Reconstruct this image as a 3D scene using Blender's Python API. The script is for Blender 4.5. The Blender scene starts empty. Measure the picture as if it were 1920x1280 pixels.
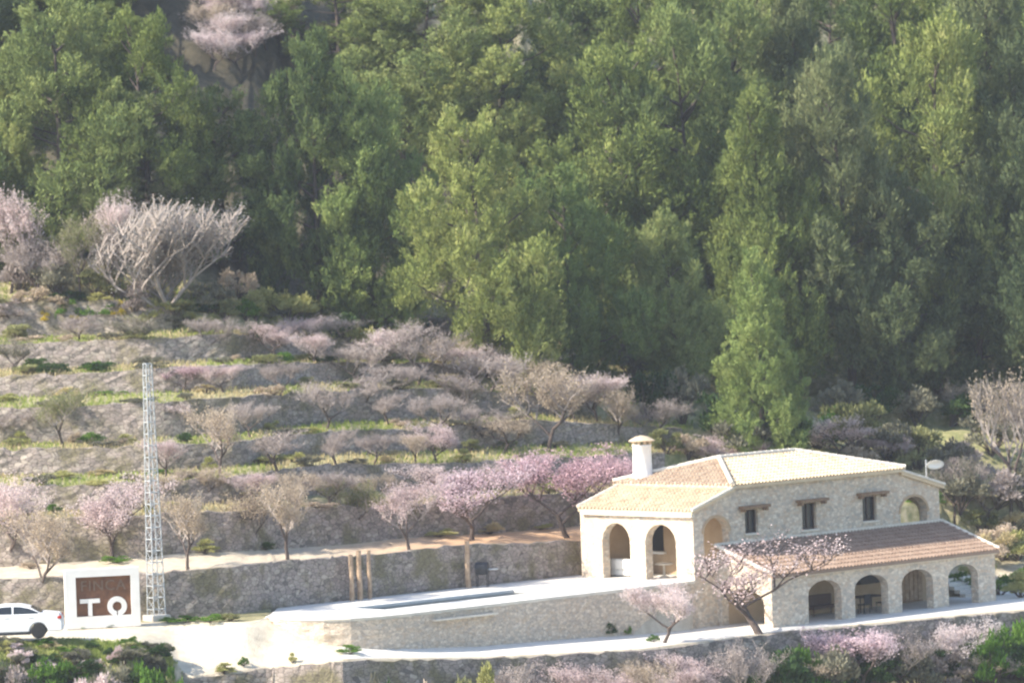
import bpy, bmesh, math, random
import numpy as np
from mathutils import Vector, Matrix
from mathutils.bvhtree import BVHTree
from mathutils.geometry import tessellate_polygon

R = math.radians
sc = bpy.context.scene
COL = sc.collection
random.seed(7)
rng = np.random.default_rng(7)

# ------------------------------------------------------------------ camera
PITCH, ROLL, DIST, LENS, ZC = R(2.2), R(2.0), 300.0, 225.0, 11.1
FWD = Vector((0, math.cos(PITCH), -math.sin(PITCH)))
UP0 = Vector((0, math.sin(PITCH), math.cos(PITCH)))
RT0 = Vector((1, 0, 0))
UP = UP0 * math.cos(ROLL) + RT0 * math.sin(ROLL)
RT = RT0 * math.cos(ROLL) - UP0 * math.sin(ROLL)
CAM = Vector((0, 0, ZC)) - FWD * DIST
cd = bpy.data.cameras.new('camera'); cam = bpy.data.objects.new('camera', cd); COL.objects.link(cam)
cd.lens = LENS; cd.sensor_width = 36; cd.clip_start = 1; cd.clip_end = 3000
cam.matrix_world = Matrix(((RT.x, UP.x, -FWD.x, CAM.x), (RT.y, UP.y, -FWD.y, CAM.y), (RT.z, UP.z, -FWD.z, CAM.z), (0, 0, 0, 1)))
cd.dof.use_dof = True; cd.dof.focus_distance = 150.0; cd.dof.aperture_fstop = 2.5
sc.camera = cam
KP = 36.0 / LENS / 1920.0

def ray(px, py):
    return (FWD + RT * ((px - 960) * KP) + UP * ((640 - py) * KP))
def PY(px, py, Y):                       # pixel + depth -> point
    d = ray(px, py); t = (Y - CAM.y) / d.y
    return CAM + d * t
def PZ(px, py, Z):                       # pixel + height -> point
    d = ray(px, py); t = (Z - CAM.z) / d.z
    return CAM + d * t
def PYZ(px, Y, Z):                       # pixel column + depth + height
    U = (px - 960) * KP
    dy, dz = Y - CAM.y, Z - CAM.z
    a = dy * RT.y + dz * RT.z; b = dy * FWD.y + dz * FWD.z
    return Vector(((U * b - a) / RT.x, Y, Z))
def pxm(p):                              # photograph pixels per metre at a point
    return 1.0 / (KP * (p - CAM).dot(FWD))

# ------------------------------------------------------------------ light
EL, AZ = R(38), R(18)
S = Vector((-math.cos(AZ) * math.cos(EL), -math.sin(AZ) * math.cos(EL), math.sin(EL)))
w = bpy.data.worlds.new('World'); sc.world = w; w.use_nodes = True
wn = w.node_tree.nodes; wl = w.node_tree.links; wn.clear()
sky = wn.new('ShaderNodeTexSky'); sky.sky_type = 'NISHITA'; sky.sun_disc = False
sky.sun_elevation = EL; sky.sun_rotation = math.atan2(S.x, S.y)
bg = wn.new('ShaderNodeBackground'); bg.inputs[1].default_value = 0.15
wo = wn.new('ShaderNodeOutputWorld'); wl.new(sky.outputs[0], bg.inputs[0]); wl.new(bg.outputs[0], wo.inputs[0])
ld = bpy.data.lights.new('sun', 'SUN'); ld.energy = 4.3; ld.angle = R(0.5); ld.color = (1, 0.92, 0.79)
lo = bpy.data.objects.new('sun', ld); COL.objects.link(lo)
lo.rotation_euler = S.to_track_quat('Z', 'Y').to_euler()
sc.view_settings.view_transform = 'Standard'; sc.view_settings.look = 'None'
sc.view_settings.exposure = 1.12; sc.view_settings.gamma = 1.0
sc.cycles.max_bounces = 5; sc.cycles.diffuse_bounces = 3; sc.cycles.transmission_bounces = 3
sc.cycles.volume_bounces = 0; sc.cycles.use_denoising = True

# ------------------------------------------------------------------ materials
def nt(name):
    m = bpy.data.materials.new(name); m.use_nodes = True; t = m.node_tree; t.nodes.clear()
    o = t.nodes.new('ShaderNodeOutputMaterial'); return m, t, o
def N(t, k, **kw):
    n = t.nodes.new(k)
    for a, b in kw.items():
        if a.startswith('i_'):
            key = a[2:]
            n.inputs[int(key) if key.isdigit() else key].default_value = b
        else: setattr(n, a, b)
    return n
def rgba(c): return (c[0], c[1], c[2], 1)
def ramp(t, fac, stops):
    r = N(t, 'ShaderNodeValToRGB'); t.links.new(fac, r.inputs[0])
    e = r.color_ramp.elements
    while len(e) > 1: e.remove(e[-1])
    e[0].position = stops[0][0]; e[0].color = rgba(stops[0][1])
    for p, c in stops[1:]:
        x = e.new(p); x.color = rgba(c)
    return r.outputs[0]
def mix(t, fac, a, b, mode='MIX'):
    m = N(t, 'ShaderNodeMix', data_type='RGBA', blend_type=mode)
    for sck, v in ((m.inputs[0], fac), (m.inputs[6], a), (m.inputs[7], b)):
        if hasattr(v, 'links'): t.links.new(v, sck)
        else: sck.default_value = v if not isinstance(v, tuple) else rgba(v)
    return m.outputs[2]
def noise(t, scale, detail=4, rough=.6, coord='Object'):
    tc = N(t, 'ShaderNodeTexCoord'); n = N(t, 'ShaderNodeTexNoise', i_Scale=scale, i_Detail=detail, i_Roughness=rough)
    t.links.new(tc.outputs[coord], n.inputs['Vector']); return n.outputs[0]
def princ(t, o, col, rough=.85, bump=None, bs=.3, bd=.05, metal=0, spec=.3):
    p = N(t, 'ShaderNodeBsdfPrincipled', i_Roughness=rough, i_Metallic=metal); p.inputs['Specular IOR Level'].default_value = spec
    if hasattr(col, 'links'): t.links.new(col, p.inputs[0])
    else: p.inputs[0].default_value = rgba(col)
    if bump is not None:
        b = N(t, 'ShaderNodeBump', i_Strength=bs, i_Distance=bd); t.links.new(bump, b.inputs['Height']); t.links.new(b.outputs[0], p.inputs['Normal'])
    t.links.new(p.outputs[0], o.inputs[0]); return p
def plain(name, c1, c2, scale=3, rough=.8, metal=0, bs=.2, spec=.3):
    m, t, o = nt(name); n = noise(t, scale)
    princ(t, o, ramp(t, n, [(.3, c1), (.7, c2)]), rough, n, bs, .02, metal, spec); return m
def stone(name, cols, scale=3.2, mortar=(.2, .18, .16), mw=.06, patch=None, bd=.08):
    m, t, o = nt(name); tc = N(t, 'ShaderNodeTexCoord')
    mp = N(t, 'ShaderNodeMapping'); mp.inputs['Scale'].default_value = (1, 1, 1.7); t.links.new(tc.outputs['Object'], mp.inputs[0])
    nz = N(t, 'ShaderNodeTexNoise', i_Scale=4.0, i_Detail=2); t.links.new(mp.outputs[0], nz.inputs['Vector'])
    add = N(t, 'ShaderNodeMix', data_type='VECTOR'); add.inputs[0].default_value = .12
    t.links.new(mp.outputs[0], add.inputs[4]); t.links.new(nz.outputs[1], add.inputs[5])
    v = N(t, 'ShaderNodeTexVoronoi', i_Scale=scale); t.links.new(add.outputs[1], v.inputs['Vector'])
    ve = N(t, 'ShaderNodeTexVoronoi', feature='DISTANCE_TO_EDGE', i_Scale=scale); t.links.new(add.outputs[1], ve.inputs['Vector'])
    bw = N(t, 'ShaderNodeSeparateColor'); t.links.new(v.outputs['Color'], bw.inputs[0])
    n = len(cols); c = ramp(t, bw.outputs[0], [(i / max(1, n - 1), cc) for i, cc in enumerate(cols)])
    big = noise(t, .6, 5, .65)
    if patch: c = mix(t, ramp(t, big, [(.48, (0, 0, 0)), (.62, (1, 1, 1))]), c, patch)
    e = ramp(t, ve.outputs['Distance'], [(0, (1, 1, 1)), (mw, (0, 0, 0))])
    c = mix(t, e, c, mortar)
    fine = noise(t, 14, 5, .7)
    c = mix(t, .5, c, ramp(t, fine, [(.3, (.55, .55, .55)), (.7, (1.5, 1.5, 1.5))]), 'MULTIPLY')
    h = N(t, 'ShaderNodeMath', operation='MINIMUM'); t.links.new(ve.outputs['Distance'], h.inputs[0]); h.inputs[1].default_value = .15
    h2 = N(t, 'ShaderNodeMath', operation='MULTIPLY_ADD'); t.links.new(fine, h2.inputs[0]); h2.inputs[1].default_value = .12; t.links.new(h.outputs[0], h2.inputs[2])
    princ(t, o, c, .92, h2.outputs[0], .9, bd); return m
def leafy(name, cols, trans=.3, nscale=.5, tcol=None):
    m, t, o = nt(name)
    g = N(t, 'ShaderNodeNewGeometry'); oi = N(t, 'ShaderNodeObjectInfo')
    nz = noise(t, nscale, 2)
    a = N(t, 'ShaderNodeMath', operation='MULTIPLY_ADD'); t.links.new(g.outputs['Random Per Island'], a.inputs[0]); a.inputs[1].default_value = .34
    a2 = N(t, 'ShaderNodeMath', operation='MULTIPLY_ADD'); t.links.new(nz, a2.inputs[0]); a2.inputs[1].default_value = 1.0
    a3 = N(t, 'ShaderNodeMath', operation='MULTIPLY_ADD'); t.links.new(oi.outputs['Random'], a3.inputs[0]); a3.inputs[1].default_value = .42; a3.inputs[2].default_value = -.38
    t.links.new(a3.outputs[0], a2.inputs[2]); t.links.new(a2.outputs[0], a.inputs[2])
    n = len(cols); c = ramp(t, a.outputs[0], [(i / (n - 1), cc) for i, cc in enumerate(cols)])
    d = N(t, 'ShaderNodeBsdfDiffuse'); tr = N(t, 'ShaderNodeBsdfTranslucent'); mx = N(t, 'ShaderNodeMixShader', i_0=trans)
    t.links.new(c, d.inputs[0]); t.links.new(c, tr.inputs[0])
    t.links.new(d.outputs[0], mx.inputs[1]); t.links.new(tr.outputs[0], mx.inputs[2]); t.links.new(mx.outputs[0], o.inputs[0]); return m

M = {}
M['wall'] = stone('dry_stone', [(.24, .20, .18), (.36, .30, .26), (.29, .24, .21), (.42, .36, .30), (.15, .13, .115)], 3.6, (.10, .085, .07), .07, (.19, .165, .10), .06)
M['wall_new'] = stone('rubble_stone', [(.58, .48, .37), (.42, .36, .30), (.68, .58, .46), (.50, .39, .29)], 6.0, (.40, .33, .26), .06)
M['facade'] = stone('facade_stone', [(.60, .50, .39), (.42, .37, .31), (.72, .63, .51), (.52, .40, .29), (.66, .57, .45)], 5.2, (.48, .41, .33), .08, None, .05)
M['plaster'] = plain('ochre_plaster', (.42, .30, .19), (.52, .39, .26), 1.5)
M['white'] = plain('white_render', (.76, .73, .68), (.82, .80, .76), 1.5, .7)
M['paving'] = plain('pale_paving', (.62, .58, .52), (.74, .71, .65), 1.6, .8)
M['wood'] = plain('old_wood', (.19, .12, .07), (.30, .20, .13), 5, .8)
M['post'] = plain('post_wood', (.30, .20, .13), (.52, .38, .26), 4, .85)
M['dark_wood'] = plain('dark_wood', (.05, .035, .03), (.10, .07, .055), 6, .7)
M['glass'] = plain('window_glass', (.015, .02, .025), (.03, .035, .04), 2, .15, 0, 0, .6)
M['bark'] = plain('bark', (.06, .045, .04), (.13, .10, .085), 8, .9)
M['pine_bark'] = plain('pine_bark', (.06, .048, .042), (.13, .10, .085), 6, .9)
M['twig'] = plain('pale_twig', (.26, .22, .20), (.42, .36, .32), 5, .9)
M['steel'] = plain('galvanised_steel', (.35, .37, .38), (.48, .50, .51), 4, .6, .1)
M['concrete'] = plain('concrete', (.4, .38, .35), (.52, .5, .46), 3, .9)
M['car'] = plain('white_car_paint', (.78, .78, .79), (.80, .80, .81), 1, .25, 0, 0, .5)
M['tyre'] = plain('tyre', (.02, .02, .02), (.035, .035, .035), 8, .8)
M['rim'] = plain('alloy', (.35, .35, .36), (.5, .5, .5), 8, .35, .6)
M['red'] = plain('tail_lamp', (.45, .03, .03), (.5, .05, .04), 8, .2)
M['black'] = plain('black_metal', (.02, .022, .025), (.05, .05, .055), 6, .5)
M['rust'] = plain('rust_plate', (.11, .055, .032), (.22, .10, .05), 3, .8)
M['rust_dark'] = plain('rust_letters', (.14, .10, .07), (.24, .16, .11), 9, .7)
M['cushion'] = plain('white_cushion', (.72, .70, .66), (.78, .76, .72), 3, .9)
M['wicker'] = plain('brown_wicker', (.06, .04, .035), (.14, .09, .07), 18, .8)

def tile_mat(name, cols):
    m, t, o = nt(name); g = N(t, 'ShaderNodeNewGeometry')
    a = N(t, 'ShaderNodeMath', operation='MULTIPLY_ADD'); t.links.new(g.outputs['Random Per Island'], a.inputs[0]); a.inputs[1].default_value = .8
    nz = noise(t, 1.2, 4); a2 = N(t, 'ShaderNodeMath', operation='MULTIPLY_ADD'); t.links.new(nz, a2.inputs[0]); a2.inputs[1].default_value = .5; a2.inputs[2].default_value = -.15
    t.links.new(a2.outputs[0], a.inputs[2])
    c = ramp(t, a.outputs[0], [(i / (len(cols) - 1), cc) for i, cc in enumerate(cols)])
    princ(t, o, c, .85, noise(t, 12), .2, .01); return m
M['tile'] = tile_mat('clay_tile', [(.46, .32, .20), (.60, .47, .32), (.68, .56, .39), (.54, .41, .27), (.74, .65, .48)])
M['tile_brown_shade'] = tile_mat('shade_brown_clay_tile', [(.23, .155, .115), (.28, .195, .145), (.32, .23, .175), (.25, .175, .13)])  # brown clay, darkened so the colour carries the upper wall's shade
M['tile_orange'] = tile_mat('orange_clay_tile', [(.34, .24, .17), (.45, .33, .235), (.54, .43, .31), (.40, .285, .20)])
M['mortar'] = plain('lime_mortar', (.62, .55, .45), (.74, .68, .58), 2, .9)

# pool water
m, t, o = nt('pool_water'); p = princ(t, o, (.035, .05, .06), .3, noise(t, 3), .05, .02, 0, .5); M['water'] = m; p.inputs['Specular IOR Level'].default_value = .2

# ground: attribute zone  r=grass  g=pale sand  b=orange earth
m, t, o = nt('hillside_ground')
at_ = N(t, 'ShaderNodeAttribute', attribute_name='zone'); sp = N(t, 'ShaderNodeSeparateColor'); t.links.new(at_.outputs[0], sp.inputs[0])
n1 = noise(t, .35, 6, .65); n2 = noise(t, 2.2, 6, .7); n3 = noise(t, 9, 4, .7)
scrub = ramp(t, n2, [(.3, (.12, .11, .06)), (.5, (.24, .20, .13)), (.7, (.36, .30, .21))])
green = ramp(t, n2, [(.32, (.15, .19, .06)), (.52, (.30, .29, .12)), (.70, (.48, .42, .26))])
sand = ramp(t, n2, [(.3, (.50, .41, .30)), (.7, (.66, .57, .44))])
orange = ramp(t, n2, [(.3, (.48, .27, .14)), (.7, (.62, .40, .24))])
pale = ramp(t, n2, [(.3, (.50, .42, .31)), (.5, (.62, .54, .41)), (.7, (.70, .63, .50))])
def soft(ch):
    a = N(t, 'ShaderNodeMath', operation='MULTIPLY_ADD'); t.links.new(n2, a.inputs[0]); a.inputs[1].default_value = .5; a.inputs[2].default_value = -.25
    b = N(t, 'ShaderNodeMath', operation='ADD', use_clamp=True); t.links.new(a.outputs[0], b.inputs[0]); t.links.new(ch, b.inputs[1]); return b.outputs[0]
c = mix(t, soft(sp.outputs[0]), scrub, green); c = mix(t, soft(sp.outputs[1]), c, sand); c = mix(t, soft(sp.outputs[2]), c, orange)
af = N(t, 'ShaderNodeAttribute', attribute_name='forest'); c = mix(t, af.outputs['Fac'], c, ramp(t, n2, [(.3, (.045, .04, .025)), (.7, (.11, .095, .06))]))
al = N(t, 'ShaderNodeAttribute', attribute_name='drive'); c = mix(t, al.outputs['Fac'], c, pale)
princ(t, o, c, .95, n3, .6, .08); M['ground'] = m

# foliage; pine ramps put deep crown shade and sunlit tips into the colour
M['pine_a'] = leafy('pine_needles_yellow_green', [(.05, .08, .03), (.155, .20, .06), (.31, .35, .11), (.47, .46, .19)], .22)
M['pine_b'] = leafy('pine_needles_green', [(.035, .06, .03), (.105, .15, .055), (.235, .285, .10), (.39, .41, .16)], .22)
M['pine_c'] = leafy('pine_needles_grey_green', [(.04, .065, .035), (.10, .135, .065), (.19, .22, .10), (.30, .31, .15)], .22)
M['pine_d'] = leafy('pine_needles_fresh_green', [(.08, .12, .045), (.18, .25, .08), (.30, .36, .12), (.44, .46, .18)], .25)
M['pink'] = leafy('pink_blossom', [(.42, .27, .29), (.60, .42, .46), (.72, .57, .61), (.80, .70, .73)], .35)
M['palepink'] = leafy('pale_pink_blossom', [(.44, .33, .31), (.62, .49, .48), (.76, .65, .63), (.84, .76, .74)], .35)
M['tan'] = leafy('tan_buds', [(.26, .21, .15), (.42, .34, .25), (.56, .46, .35), (.70, .57, .47)], .3)
M['lilac'] = leafy('lilac_grey_twigs', [(.22, .18, .165), (.33, .28, .26), (.43, .37, .345), (.54, .46, .43)], .3)
M['silver'] = leafy('silvery_twig_tips', [(.26, .245, .225), (.34, .32, .30), (.42, .395, .37), (.50, .47, .44)], .3)
M['olive'] = leafy('olive_leaves', [(.10, .11, .05), (.20, .21, .09), (.32, .32, .15), (.42, .40, .20)], .3)
M['yellow'] = leafy('yellow_gorse', [(.20, .18, .03), (.42, .34, .05), (.60, .46, .07), (.45, .45, .12)], .3)
M['yolive'] = leafy('yellow_olive_leaves', [(.22, .22, .07), (.36, .36, .13), (.48, .46, .20), (.56, .52, .26)], .35)
M['green'] = leafy('fresh_green_leaves', [(.04, .09, .02), (.09, .18, .03), (.16, .28, .05), (.26, .36, .08)], .35)
M['darkgreen'] = leafy('dark_green_leaves', [(.02, .045, .018), (.045, .085, .03), (.08, .13, .045), (.12, .17, .06)], .25)
M['grey'] = leafy('grey_green_scrub', [(.10, .10, .08), (.17, .165, .12), (.25, .24, .17), (.33, .30, .22)], .25)
M['dry'] = leafy('dry_grass', [(.32, .26, .14), (.48, .40, .22), (.60, .50, .30), (.52, .46, .24)], .3)
M['grass'] = leafy('grass_blades', [(.12, .19, .035), (.22, .29, .06), (.34, .38, .12), (.50, .46, .24)], .35, .25)

# ------------------------------------------------------------------ mesh helpers
def tag(o, label=None, cat=None, group=None, kind=None):
    if label: o['label'] = label
    if cat: o['category'] = cat
    if group: o['group'] = group
    if kind: o['kind'] = kind
    return o
def empty(name, loc=(0, 0, 0), rz=0):
    o = bpy.data.objects.new(name, None); COL.objects.link(o); o.location = loc; o.rotation_euler = (0, 0, rz); return o
def link(name, me, mat, parent=None):
    o = bpy.data.objects.new(name, me); COL.objects.link(o)
    if mat is not None and not len(me.materials): me.materials.append(mat)
    if parent is not None: o.parent = parent
    return o
def from_np(name, V, F, mat):            # F: (n,4) quads
    me = bpy.data.meshes.new(name); n = len(F); k = F.shape[1]
    me.vertices.add(len(V)); me.vertices.foreach_set('co', np.ascontiguousarray(V, dtype=np.float32).ravel())
    me.loops.add(n * k); me.loops.foreach_set('vertex_index', np.ascontiguousarray(F, dtype=np.int32).ravel())
    me.polygons.add(n); me.polygons.foreach_set('loop_start', np.arange(0, n * k, k, dtype=np.int32))
    me.polygons.foreach_set('loop_total', np.full(n, k, dtype=np.int32))
    me.update(calc_edges=True); me.materials.append(mat); return me
class MB:
    def __init__(s): s.v = []; s.f = []
    def add(s, vs, fs):
        b = len(s.v); s.v += [Vector(v) for v in vs]; s.f += [tuple(b + i for i in f) for f in fs]
    def box(s, c, size, rz=0, T=None):
        x, y, z = [a / 2 for a in size]; vs = [Vector((i * x, j * y, k * z)) for k in (-1, 1) for j in (-1, 1) for i in (-1, 1)]
        if rz: r = Matrix.Rotation(rz, 3, 'Z'); vs = [r @ v for v in vs]
        vs = [v + Vector(c) for v in vs]
        if T: vs = [T(v) for v in vs]
        s.add(vs, [(0, 2, 3, 1), (4, 5, 7, 6), (0, 1, 5, 4), (2, 6, 7, 3), (0, 4, 6, 2), (1, 3, 7, 5)])
    def tube(s, pts, rad, n=6, cap=True):
        pts = [Vector(p) for p in pts]; base = len(s.v); L = len(pts)
        for i, p in enumerate(pts):
            d = (pts[min(i + 1, L - 1)] - pts[max(i - 1, 0)]).normalized()
            a = d.orthogonal().normalized() if i == 0 else (a - d * a.dot(d)).normalized()
            b = d.cross(a); r = rad[i] if hasattr(rad, '__len__') else rad
            for k in range(n):
                t_ = 2 * math.pi * k / n; s.v.append(p + (a * math.cos(t_) + b * math.sin(t_)) * r)
        for i in range(L - 1):
            for k in range(n):
                q = base + i * n; s.f.append((q + k, q + (k + 1) % n, q + n + (k + 1) % n, q + n + k))
        if cap:
            s.f.append(tuple(base + k for k in reversed(range(n)))); s.f.append(tuple(base + (L - 1) * n + k for k in range(n)))
    def lathe(s, prof, n=20, c=(0, 0, 0), axis='Z'):
        base = len(s.v); c = Vector(c)
        for r, h in prof:
            for k in range(n):
                a = 2 * math.pi * k / n
                if axis == 'Z': p = Vector((r * math.cos(a), r * math.sin(a), h))
                else: p = Vector((r * math.cos(a), h, r * math.sin(a)))
                s.v.append(c + p)
        for i in range(len(prof) - 1):
            for k in range(n):
                q = base + i * n; s.f.append((q + k, q + (k + 1) % n, q + n + (k + 1) % n, q + n + k))
        s.f.append(tuple(base + k for k in reversed(range(n)))); s.f.append(tuple(base + (len(prof) - 1) * n + k for k in range(n)))
    def prism(s, outer, T, thick, holes=()):     # 2D outline (+holes) extruded; T maps (a, b, depth) -> point
        loops = [list(outer)] + [list(h) for h in holes]
        tri = tessellate_polygon([[Vector((a, b, 0)) for a, b in L] for L in loops])
        flat = [p for L in loops for p in L]; n = len(flat); base = len(s.v)
        s.v += [T(a, b, 0) for a, b in flat] + [T(a, b, thick) for a, b in flat]
        for q in tri:
            s.f.append(tuple(base + i for i in q)); s.f.append(tuple(base + n + i for i in reversed(q)))
        k = 0
        for L in loops:
            m_ = len(L)
            for i in range(m_):
                j = (i + 1) % m_; s.f.append((base + k + i, base + k + j, base + n + k + j, base + n + k + i))
            k += m_
    def mesh(s, name, mat, smooth=False, bevel=0):
        me = bpy.data.meshes.new(name); me.from_pydata([tuple(v) for v in s.v], [], s.f)
        bm = bmesh.new(); bm.from_mesh(me); bmesh.ops.recalc_face_normals(bm, faces=bm.faces)
        if bevel: bmesh.ops.bevel(bm, geom=[e for e in bm.edges if len(e.link_faces) == 2 and e.calc_face_angle(0) > .7], offset=bevel, segments=2, affect='EDGES')
        bm.to_mesh(me); bm.free()
        if smooth:
            for p_ in me.polygons: p_.use_smooth = True
        me.materials.append(mat); return me
    def build(s, name, mat, parent=None, smooth=False, bevel=0):
        return link(name, s.mesh(name, mat, smooth, bevel), mat, parent)

# ------------------------------------------------------------------ house frame
C0 = PY(1303, 1090, 0.0)
Z0 = C0.z
AL = R(45)
US = 1.07
def H(u, v, z=0.0):                      # house coordinates: u along the long facade, v into the hill
    u = u * US
    return Vector((C0.x + u * math.cos(AL) - v * math.sin(AL), C0.y + u * math.sin(AL) + v * math.cos(AL), Z0 + z))

def proj(p):
    d = p - CAM; f = d.dot(FWD); return 960 + d.dot(RT) / f / KP, 640 - d.dot(UP) / f / KP
def UV(px, py, z=0.0):                   # pixel + height -> house coordinates
    p = PZ(px, py, Z0 + z) - C0; c_, s_ = math.cos(AL), math.sin(AL)
    return ((p.x * c_ + p.y * s_) / US, -p.x * s_ + p.y * c_)
def u_at(px, v, z=0.0):
    a, b = -40.0, 40.0
    for _ in range(40):
        m_ = (a + b) / 2
        if proj(H(m_, v, z))[0] < px: a = m_
        else: b = m_
    return (a + b) / 2
# ------------------------------------------------------------------ terrain
def lerp_line(pts, px):
    xs = [p[0] for p in pts]; ys = [p[1] for p in pts]
    if px < xs[0]: return ys[0] + (xs[0] - px) * .03
    if px > xs[-1]: return ys[-1] - (px - xs[-1]) * .03
    return float(np.interp(px, xs, ys))
def interp(pts, px): return float(np.interp(px, [p[0] for p in pts], [p[1] for p in pts]))
cols = sorted(set(list(np.linspace(-900, 2900, 240)) + [455, 508, 512, 560, 618, 622, 1300, 1306, 1765, 1790, 1862]))
drive_bot = [(-300, 1225, -.2), (0, 1209, -.2), (120, 1200, -.25), (250, 1205, -.4), (300, 1216, -.8), (325, 1236, -1.3), (350, 1270, -2.0), (500, 1251, -1.8), (640, 1236, -1.5), (900, 1233, -2.0), (1200, 1217, -2.2), (1400, 1192, -2.2), (1500, 1181, -2.2), (1860, 1148, -2.2), (2300, 1112, -2.2)]
drive_top = [(-300, 1190, 0), (0, 1180, 0), (125, 1172, 0), (300, 1166, 0), (460, 1166, -.05), (510, 1158, -.05), (622, 1199, -.98), (900, 1196, -1.7), (1190, 1190, -2.15), (1300, 1180, -2.2)]
_a, _b = H(-17.4, 8.95), H(2, 8.7)
W1Y = [(-900, -11), (300, -10.9), (440, -9.6), (proj(_a)[0], _a.y), (proj(_b)[0], _b.y), (1765, 26), (2900, 36)]
W1top = [(-300, 1098), (0, 1090), (270, 1078), (440, 1067), (546, 1053), (652, 1047), (759, 1037), (876, 1024), (971, 1022), (1102, 1016), (1300, 1003), (1600, 960), (1920, 930)]
offs = [0, 6.5, 11.5, 17, 22.5, 28, 33.5, 38.5]
bases = [None,
 [(0, 1062), (72, 1056), (180, 1049), (273, 1044), (323, 1037), (493, 1030), (652, 1019), (759, 1007), (900, 1000), (1042, 989), (1102, 983), (1300, 968), (1600, 930), (1920, 905)],
 [(0, 961), (200, 958), (400, 945), (617, 924), (850, 912), (1100, 902), (1300, 893), (1600, 880), (1920, 868)],
 [(0, 893), (150, 890), (400, 880), (617, 851), (800, 846), (1000, 834), (1250, 828), (1600, 828), (1920, 828)],
 [(0, 834), (200, 828), (400, 818), (617, 791), (800, 786), (1000, 778), (1250, 790), (1600, 795), (1920, 798)],
 [(0, 745), (200, 740), (400, 732), (617, 718), (770, 712), (1000, 728), (1250, 752), (1600, 760), (1920, 766)],
 [(0, 694), (200, 690), (400, 676), (617, 674), (800, 676), (1000, 694), (1250, 724), (1600, 735), (1920, 742)],
 [(0, 634), (200, 629), (400, 616), (617, 626), (800, 636), (1000, 664), (1250, 700), (1600, 714), (1920, 722)]]
tops = [W1top,
 [(0, 985), (108, 975), (273, 968), (400, 963), (578, 954), (734, 950), (851, 944), (1000, 931), (1100, 926), (1300, 915), (1600, 895), (1920, 880)],
 [(0, 914), (200, 912), (400, 900), (617, 873), (800, 872), (1000, 865), (1250, 852), (1600, 848), (1920, 846)],
 [(0, 846), (200, 843), (467, 828), (617, 813), (800, 806), (1000, 790), (1250, 805), (1600, 810), (1920, 812)],
 [(0, 769), (200, 762), (400, 751), (617, 735), (800, 733), (1000, 742), (1250, 766), (1600, 774), (1920, 778)],
 [(0, 709), (200, 701), (400, 688), (617, 682), (800, 684), (1000, 702), (1250, 735), (1600, 745), (1920, 752)],
 [(0, 648), (200, 641), (400, 630), (617, 634), (800, 644), (1000, 672), (1250, 708), (1600, 722), (1920, 730)],
 [(0, 572), (200, 566), (400, 590), (617, 612), (800, 625), (1000, 655), (1250, 692), (1600, 706), (1920, 714)]]
rows = []; zones = []; drv = []
def db(px, k): return float(np.interp(px, [p[0] for p in drive_bot], [p[k] for p in drive_bot])) + (max(0, -300 - px) * .03 if k == 1 else 0)
def dt(px, k): return float(np.interp(px, [p[0] for p in drive_top], [p[k] for p in drive_top])) + (max(0, -300 - px) * .03 if k == 1 else 0)
Rbot = [PZ(px, db(px, 1) - max(0, px - 2300) * .085, Z0 + db(px, 2)) for px in cols]
def facade_pt(px):                       # ground point on the facade line (v=0) right of the corner
    u = u_at(px, 0, -2.2)
    return H(u, 0.25, -2.2)
Rtop = [PZ(px, dt(px, 1), Z0 + dt(px, 2)) if px <= 1303 else facade_pt(min(px, 1900) ) + Vector((max(0, px - 1900) / 40, 0, 0)) for px in cols]
nr = lambda s_: random.uniform(-s_, s_)
rows.append([PYZ(px, -345, 14) for px in cols])
rows.append([PYZ(px, -150, -34) for px in cols])
rows.append([PYZ(px, -75, -17) for px in cols])
rows.append([p + Vector((0, -9, -5.2 + nr(.3))) for p in Rbot])
rows.append([p + Vector((0, -3.5, -3.1 + nr(.2))) for p in Rbot])
rows.append([p + (Vector((0, -.45, -2.4)) if cols[i] > 335 else Vector((0, -2.2, -.55 + nr(.12)))) for i, p in enumerate(Rbot)])
rows.append([p + Vector((0, 0, 0)) for p in Rbot])
mid = []
for i in range(len(cols)): mid.append((Rbot[i] + Rtop[i] * 2) / 3 + Vector((0, 0, .42 * max(0, 1 - abs(cols[i] - 470) / 130))))
rows.append([Rbot[i] + (Rtop[i] - Rbot[i]) * .06 for i in range(len(cols))])
rows.append(mid); rows.append(Rtop)
zones += [(.5, 0, 0)] * 3 + [(.6, 0, 0)] * 3 + [(0.2, .6, 0), (0, 1, 0), (0, 1, 0), (0, 1, 0)]
drv += [0] * 6 + [.5, 1, 1, 1]
rb = []
for i, px in enumerate(cols):
    p = Rtop[i].copy()
    if px < 509: p += Vector((0, .3, 0))
    elif px < 1770: p += Vector((0, .35, 0)); p.z = Z0 - .7
    else: p += Vector((0, 4, 0)); p.z = Z0 - .9
    rb.append(p)
rows.append(rb); zones.append((.5, 0, 0)); drv.append(0)
wallrows = []
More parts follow.
